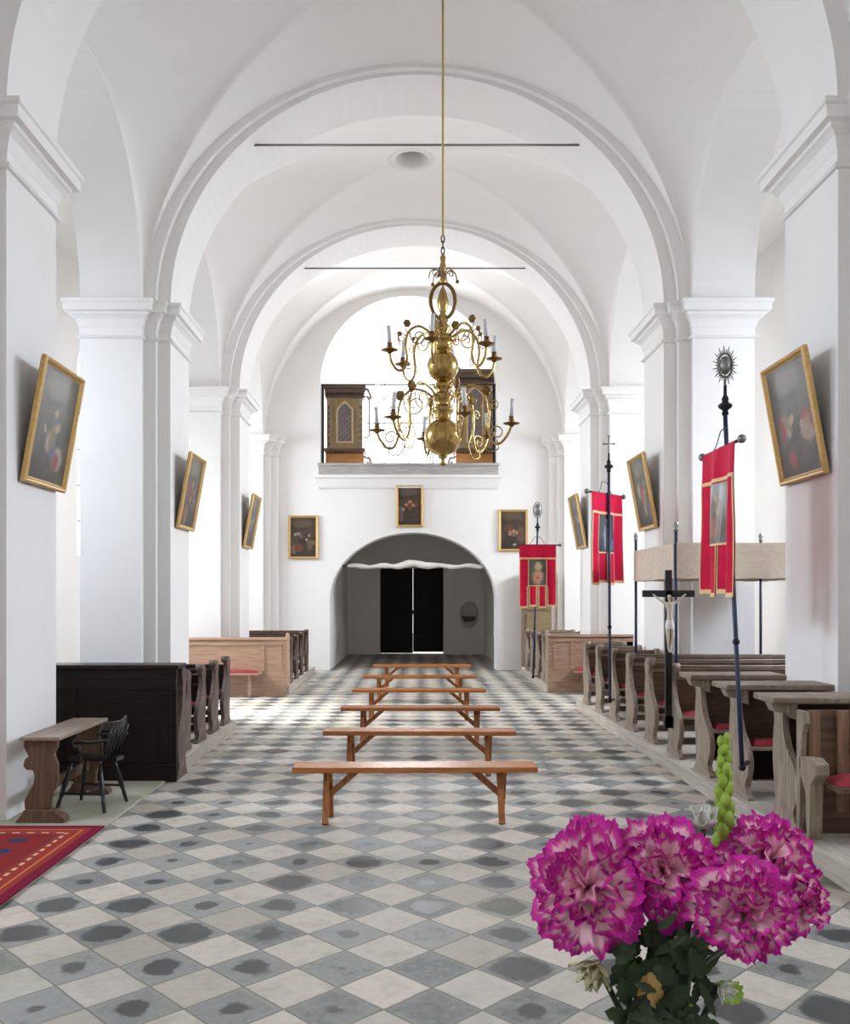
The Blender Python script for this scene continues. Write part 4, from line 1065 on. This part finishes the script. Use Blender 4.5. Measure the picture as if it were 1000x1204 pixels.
def curl(c, rad, ang, turns, out, up=Vector((0, 0, 1)), n=20):
    pts = []
    for i in range(n+1):
        t = i/n; a = ang+turns*2*pi*t; rr_ = rad*(1-0.75*t)
        pts.append(c+out*(rr_*cos(a))+up*(rr_*sin(a)))
    return pts
m = MB()
for k in range(6):
    t = 2*pi*k/6+0.2; o_ = Vector((cos(t), sin(t), 0))
    m.tube(smooth_path([o_*0.02+Vector((0, 0, hz(326))), o_*0.07+Vector((0, 0, hz(318))), o_*0.14+Vector((0, 0, hz(320))), o_*0.165+Vector((0, 0, hz(329)))], 5), 0.007, 6)
    m.tube(curl(o_*0.09+Vector((0, 0, hz(322))), 0.035, 1.5, -0.9, o_), 0.005, 6)
    if k % 2 == 0: m.ball(o_*0.17+Vector((0, 0, hz(330))), 0.022, 8)
m.build('crown_scroll', BRASS_DARK, r)
def arm(ang, path, pan_y, rad, name='arm'):
    o_ = Vector((cos(ang), sin(ang), 0))
    pts = smooth_path([o_*(a*q_)+Vector((0, 0, hz(y))) for a, y in path], 6)
    a = MB().tube(pts, 0.0155, 8).build('arm', BRASS, r)
    c = o_*(rad*q_)
    MB().lathe(prof((0, pan_y+1.5), (2, pan_y+1), (3.2, pan_y-1), (9.5, pan_y-2.6), (9.8, pan_y-3.4), (4, pan_y-2.8), (2, pan_y-4), (3.6, pan_y-6), (3.4, pan_y-8), (2.4, pan_y-9), (3.2, pan_y-11), (0, pan_y-11)), (c.x, c.y, 0), 18).build('drip_pan', BRASS_DARK, a)
    tl = Vector((0.02*cos(ang*3), 0.02*sin(ang*5), 0))
    cb_ = Vector((c.x, c.y, hz(pan_y-10)))
    MB().tube([cb_, cb_+tl+Vector((0, 0, 0.20))], 0.024, 12).build('candle', WAX, a)
    return a, o_
up_path = [(6, 400), (16, 392), (30, 386), (42, 394), (46, 410), (44, 426), (48, 437), (56, 439), (63, 430), (65, 420)]
lo_path = [(9, 470), (22, 459), (38, 456), (51, 468), (55, 486), (54, 506), (59, 522), (68, 524), (77, 514), (81, 504)]
for k in range(6):
    a, o_ = arm(radians(-17+60*k)*-1, up_path, 420, 65)
    m = MB(); Z = Vector((0, 0, 1))
    m.tube(curl(o_*(30*q_)+Z*hz(398), 0.10, 0.3, -1.25, o_), 0.008, 6); m.tube(curl(o_*(50*q_)+Z*hz(402), 0.055, 2.6, -1.2, o_), 0.006, 6); m.tube(curl(o_*(17*q_)+Z*hz(400), 0.06, 1.8, 1.1, o_), 0.007, 6)
    m.tube(curl(o_*(43*q_)+Z*hz(432), 0.05, 4.0, 1.1, o_), 0.006, 6)
    m.build('scroll', BRASS, a)
    m = MB()
    for cc, rr_ in ((o_*(44*q_)+Z*hz(384), 0.045), (o_*(53*q_)+Z*hz(397), 0.030)) if k % 2 else ((o_*(16*q_)+Z*hz(381), 0.052), (o_*(47*q_)+Z*hz(389), 0.026)):
        for j in range(6):
            t = 2*pi*j/6; m.ball(cc+o_*(rr_*0.55*cos(t))+Z*(rr_*0.55*sin(t)), rr_*0.5, 8)
        m.ball(cc, rr_*0.55, 8); m.tube(smooth_path([cc, cc+o_*0.02-Z*0.05, cc+o_*(-0.01)-Z*0.13], 4), 0.006, 6)
    m.build('rosette', BRASS_DARK, a)
for k in range(6):
    a, o_ = arm(radians(15+60*k)*-1, lo_path, 505, 81)
    m = MB()
    m.tube(curl(o_*(34*q_)+Z*hz(474), 0.13, 0.4, -1.3, o_), 0.009, 6); m.tube(curl(o_*(61*q_)+Z*hz(480), 0.06, 2.6, -1.2, o_), 0.007, 6); m.tube(curl(o_*(64*q_)+Z*hz(512), 0.09, 3.6, -1.3, o_), 0.008, 6)
    m.tube(smooth_path([o_*(54*q_)+Z*hz(500), o_*(46*q_)+Z*hz(518), o_*(54*q_)+Z*hz(533), o_*(66*q_)+Z*hz(530), o_*(64*q_)+Z*hz(520)], 5), 0.007, 6)
    m.build('scroll', BRASS, a)
    m = MB(); cc = o_*(52*q_)+Z*hz(462)
    for j in range(6):
        t = 2*pi*j/6; m.ball(cc+o_*(0.034*cos(t))+Z*(0.034*sin(t)), 0.028, 8)
    m.ball(cc, 0.03, 8); m.build('rosette', BRASS_DARK, a)
# chain links and cord up to the vault
m = MB()
for i, y in enumerate((295, 288, 281)):
    c = Vector((0, 0, hz(y))); h_ = 4.6*q_; w_ = 0.018
    pts = [c+(Vector((1, 0, 0)) if i % 2 == 0 else Vector((0, 1, 0)))*(w_*cos(2*pi*j/16))+Vector((0, 0, h_*sin(2*pi*j/16))) for j in range(16)]
    m.tube(pts, 0.007, 6, True)
m.build('chain', IRON, r)
ztopv = vault(CH.x-CX, CH.y, BAYC[1])
MB().tube([(0, 0, hz(278)), (0, 0, ztopv-B0+0.02)], 0.013, 8).build('cord', ROPE, r)

# cable on the near right capital
o = MB().tube(smooth_path([px(931, 163, 7.62)+Vector((0.03, 0, -0.02)), px(934, 162, 7.55), px(941, 160, 7.5), px(950, 148, 7.45), px(958, 135, 7.4), px(967, 122, 7.4)], 5), 0.006, 6).build('loose_cable', CABLE)
tag(o, 'thin loose cable poking out above the near right capital', 'cable')

# ================================================================== BOUQUET (foreground)
random.seed(7)
FD = 0.66
def petal_mat():
    m = M('magenta_edged_petal')
    at = m.n('ShaderNodeAttribute', attribute_name='petal'); s = m.sep(at.outputs['Vector'])     # along, across, random
    v = m.obj()
    n = m.noise(v, 220, 4, 0.6)
    st = m.noise(m.comb(m.math('MULTIPLY', s[1], 9.0), m.math('MULTIPLY', s[2], 40.0), m.math('MULTIPLY', s[0], 1.2)), 1.6, 3, 0.6)
    edge = m.math('MAXIMUM', s[0], m.math('MULTIPLY', m.math('ABSOLUTE', s[1]), m.math('ADD', 0.50, m.math('MULTIPLY', s[0], 0.50))))
    e = m.math('ADD', edge, m.math('MULTIPLY', m.math('SUBTRACT', st, 0.5), 0.22))
    e = m.math('ADD', e, m.math('MULTIPLY', m.math('SUBTRACT', s[2], 0.5), 0.10))
    c = m.ramp(e, [(0.0, (0.50, 0.10, 0.24)), (0.35, (0.82, 0.46, 0.58)), (0.60, (0.90, 0.62, 0.70)), (0.79, (0.90, 0.56, 0.68)), (0.87, (0.64, 0.05, 0.34)), (0.97, (0.58, 0.012, 0.36))])
    sb = m.set(c, 0.55, spec=0.25)
    m.b.inputs['Subsurface Weight'].default_value = 0.15; m.b.inputs['Subsurface Radius'].default_value = (0.01, 0.004, 0.006)
    m.b.inputs['Subsurface Scale'].default_value = 0.3
    return sb
PETAL = petal_mat()
def bloom(name, parent, center, axis, R, seed, n=62):
    rr = random.Random(seed); axis = Vector(axis).normalized()
    t1 = axis.cross(Vector((0, 0, 1))).normalized(); t2 = axis.cross(t1)
    vs = []; fs = []; att = []
    NU, NV = 18, 8
    base = Vector(center)-axis*R*0.45
    for k in range(n):
        f = (k+0.5)/n
        th = 0.10+1.55*f**0.7+rr.uniform(-.22, .18)            # opening angle from the axis
        ph = k*2.39996+rr.uniform(-.3, .3)
        ln = R*(0.80+0.34*f)*rr.uniform(.86, 1.1); wd = R*rr.uniform(.36, .54)*(0.72+0.28*f)
        side = t1*cos(ph)+t2*sin(ph); tang = t1*-sin(ph)+t2*cos(ph)
        rnd = rr.random(); p1, p2 = rr.uniform(0, 6), rr.uniform(0, 6); tw = rr.uniform(-.4, .4)
        kf = rr.uniform(5, 8); b0 = len(vs)
        for j in range(NV+1):
            v = j/NV
            for i in range(NU+1):
                u = 2*i/NU-1
                a = th*(0.55+0.55*v)+0.25*v*v                     # curls outward
                tooth = 0.022*(1 if i % 2 else -1)*(v > 0.99)
                l = ln*v*(1-0.34*u*u*v)+ln*tooth
                d = axis*cos(th)+side*sin(th)
                q = base+d*l+(side*cos(th)-axis*sin(th))*(ln*0.30*(v**2)*(0.35+0.6*f))
                w = wd*(0.16+1.25*v**0.75-0.32*v**4)*u
                nrm = (side*cos(th)-axis*sin(th))
                ruff = R*0.10*v*v*sin(u*kf+p1)+R*0.055*v*sin(u*kf*2.1+p2)
                q = q+tang*w+nrm*(ruff+R*0.10*v*u*u)+d*(R*0.05*v*v*sin(u*kf*1.3+p2))+nrm*(tw*w*0.5)
                vs.append(q); att.append((v, u, rnd))
        for j in range(NV):
            for i in range(NU):
                a = b0+j*(NU+1)+i; fs.append((a, a+1, a+NU+2, a+NU+1))
    me = bpy.data.meshes.new(name); me.from_pydata(vs, [], fs); me.update()
    A = me.attributes.new('petal', 'FLOAT_VECTOR', 'POINT'); A.data.foreach_set('vector', [c for t in att for c in t])
    me.polygons.foreach_set('use_smooth', [True]*len(fs)); me.materials.append(PETAL)
    o = bpy.data.objects.new(name, me); COL.objects.link(o); o.parent = parent
    return o
VASE = px(785, 1300, FD+0.04)
blooms = [(690, 1046, 78, (-.25, -1, .25), .00, 'large left carnation of the bouquet, drooping lowest on that side'),
          (786, 1020, 72, (.0, -1, .45), .01, 'carnation at the middle of the bouquet beside the large left one'),
          (912, 1000, 64, (.1, -.8, .75), .05, 'topmost carnation of the bouquet, behind the green bud spike'),
          (886, 1082, 70, (.05, -1, -.15), -.03, 'lowest carnation of the bouquet, front right'),
          (960, 1060, 46, (.8, -.7, .1), .05, 'smaller carnation at the right edge of the bouquet'),
          (850, 1030, 40, (.1, -1, .2), .04, 'small carnation tucked between the middle and front right blooms')]
for i, (x, y, rad, ax_, dd, lab) in enumerate(blooms):
    c = px(x, y, FD+dd); R = 0.86*rad*(FD+dd)/FPX
    t = thing('carnation', lab, 'flower', (0, 0, 0), 0, 'magenta and white carnations in the bouquet')
    t.location = c
    if i == 0: t.scale = (0.95, 1.0, 1.12)
    bloom('bloom', t, (0, 0, 0), ax_, R, 50+i, 44 if rad > 50 else 30)
    axv = Vector(ax_).normalized(); b0 = -axv*R*0.45
    foot = Vector((VASE.x+(i-2.5)*0.006, VASE.y+0.01, VASE.z))-c
    MB().tube(smooth_path([b0+axv*R*0.05, b0-axv*R*0.35, b0-axv*R*0.6+Vector((0, 0.01, -0.02)), px(785+(i-2.5)*9, 1165, FD+0.03)-c, foot], 5), [0.007]*6+[0.0030]*15, 8).build('stem', LEAF, t)
# green bud spike
t = thing('bud_spike', 'tall pale green bud spike rising behind the carnations', 'flower', px(852, 985, FD+0.08))
bs = FD+0.08; up = 118*bs/FPX
foot = VASE-px(852, 985, bs)
MB().tube(smooth_path([foot, foot*0.5+Vector((0.01, 0.015, 0)), Vector((0, 0, 0)), (0.001, 0, up*0.5), (0.0, 0, up)], 6), [0.003]*12+[0.0022]*13, 8).build('stem', LEAF_LIGHT, t)
m = MB(); rr = random.Random(3)
for i in range(32):
    f = i/31; z = -0.2*up+1.2*up*f; a = i*2.4; sz = 0.0072*(1-0.5*f)
    c = Vector((cos(a)*sz*0.75, sin(a)*sz*0.75, z)); m.ball(c, sz*0.85, 8, 1.6)
m.build('bud', LEAF_LIGHT, t)
# white bud, cream withered bloom, pale small flowers
def petal_cluster(name, label, c, R, mat, n, seed, axis=(0, -1, .3)):
    t = thing(name, label, 'flower', c); rr = random.Random(seed); axis = Vector(axis).normalized()
    t1 = axis.cross(Vector((0, 0, 1))).normalized(); t2 = axis.cross(t1); m = MB()
    for k in range(n):
        th = 0.2+1.2*(k/n); ph = k*2.4; d = axis*cos(th)+(t1*cos(ph)+t2*sin(ph))*sin(th); tg = t1*-sin(ph)+t2*cos(ph)
        nr = d.cross(tg)
        m.grid(lambda u, v: d*(R*v*(1-0.3*(2*u-1)**2))+tg*(R*0.7*(u-0.5)*sin(pi*min(1, v*0.75+0.15)))+nr*(R*0.18*v*v+R*0.06*sin(u*12+k)), 8, 6)
    m.build('petals', mat, t)
    foot = VASE-c
    MB().tube(smooth_path([Vector((0, 0.002, 0)), foot.lerp(Vector((0, 0.01, 0)), 0.6), foot], 6), 0.0025, 6).build('stem', LEAF, t)
petal_cluster('white_bud', 'white flower bud behind the carnations, left of the green spike', px(829, 972, FD+0.06), 0.020, WHITE_PETAL, 9, 1, (0, -.3, 1))
petal_cluster('cream_flower', 'small cream flower hanging under the left carnation', px(702, 1132, FD+0.03), 0.022, PALE_PETAL, 14, 2, (-.4, -.5, -.7))
petal_cluster('pale_flower', 'small pale green-white flower low on the right under the carnations', px(848, 1160, FD+0.02), 0.013, WHITE_PETAL, 12, 3, (.6, -.7, -.2))
# foliage
def leaf(m, base, d, ln, w, bend, nrm):
    base, d, nrm = Vector(base), Vector(d).normalized(), Vector(nrm); s_ = d.cross(nrm).normalized(); nrm = s_.cross(d)
    m.grid(lambda u, v: base+d*(ln*v)+s_*(w*(u-0.5)*2*sin(pi*min(1, 0.06+v*0.94))**0.8*(1+0.18*sin(v*26)))+nrm*(-bend*ln*v*v+0.15*w*abs(u-0.5)), 6, 12)
rr = random.Random(12)
m = MB()
for i in range(110):
    x = rr.uniform(738, 826); y = rr.uniform(1085, 1215)
    b_ = px(x, y, FD+rr.uniform(-0.01, 0.05))
    a = rr.uniform(0, 2*pi); leaf(m, b_, (cos(a)*0.8, rr.uniform(-.6, .1), sin(a)*0.9), rr.uniform(0.014, 0.030), rr.uniform(0.0025, 0.007), rr.uniform(-.3, .5), (rr.uniform(-.3, .3), -1, .3))
o = m.build('foliage', LEAF); tag(o, 'dark green leaves under the carnations', 'foliage', None, 'stuff')
for (x, y, dx, dz, ln, w, mat, nm, lab) in ((765, 1145, .25, -1, 0.030, 0.006, LEAF_DRY, 'withered_leaf', 'withered yellow leaf hanging among the dark stems'),
                                            (852, 1155, .5, -.6, 0.022, 0.009, LEAF_LIGHT, 'green_leaf', 'fresh green leaf at the lower right of the bouquet')):
    m = MB()
    leaf(m, (0, 0, 0), (dx, -.1, dz), ln, w, 0.3, (0, -1, .2)); leaf(m, (0.002, 0.002, 0), (dx-.8, -.1, dz+.1), ln*0.7, w*0.8, 0.2, (0, -1, .2))
    o = m.build(nm, mat); o.location = px(x, y, FD-0.005 if mat == LEAF_DRY else FD+0.03); tag(o, lab, 'leaf')
# vase and its table, below the frame
VT = 1.12
v0 = VASE.copy()
h_ = 1.45-VT
m = MB().lathe([(0.0, 0.0), (0.045, 0.0), (0.05, 0.02), (0.05, 0.10), (0.06, 0.18), (0.045, h_-0.04), (0.05, h_), (0.046, h_), (0.040, h_-0.04), (0.0, h_-0.06)], (0, 0, 0), 28)
o = m.build('vase', GLAZE); o.location = (v0.x, v0.y, VT); tag(o, 'pale glazed vase holding the carnation bouquet', 'vase')
r = thing('altar_table', 'small cloth-covered stand under the flower vase', 'table', (v0.x, v0.y-0.05, 0))
MB().box(-0.25, 0.25, -0.2, 0.22, VT-0.04, VT).build('tabletop', TABLE_TOP, r, 0.006)
for sx in (-1, 1):
    for sy in (-1, 1): MB().box(sx*0.2-0.025, sx*0.2+0.025, sy*0.16-0.025, sy*0.16+0.025, 0, VT-0.04).build('leg', TABLE, r, 0.004)
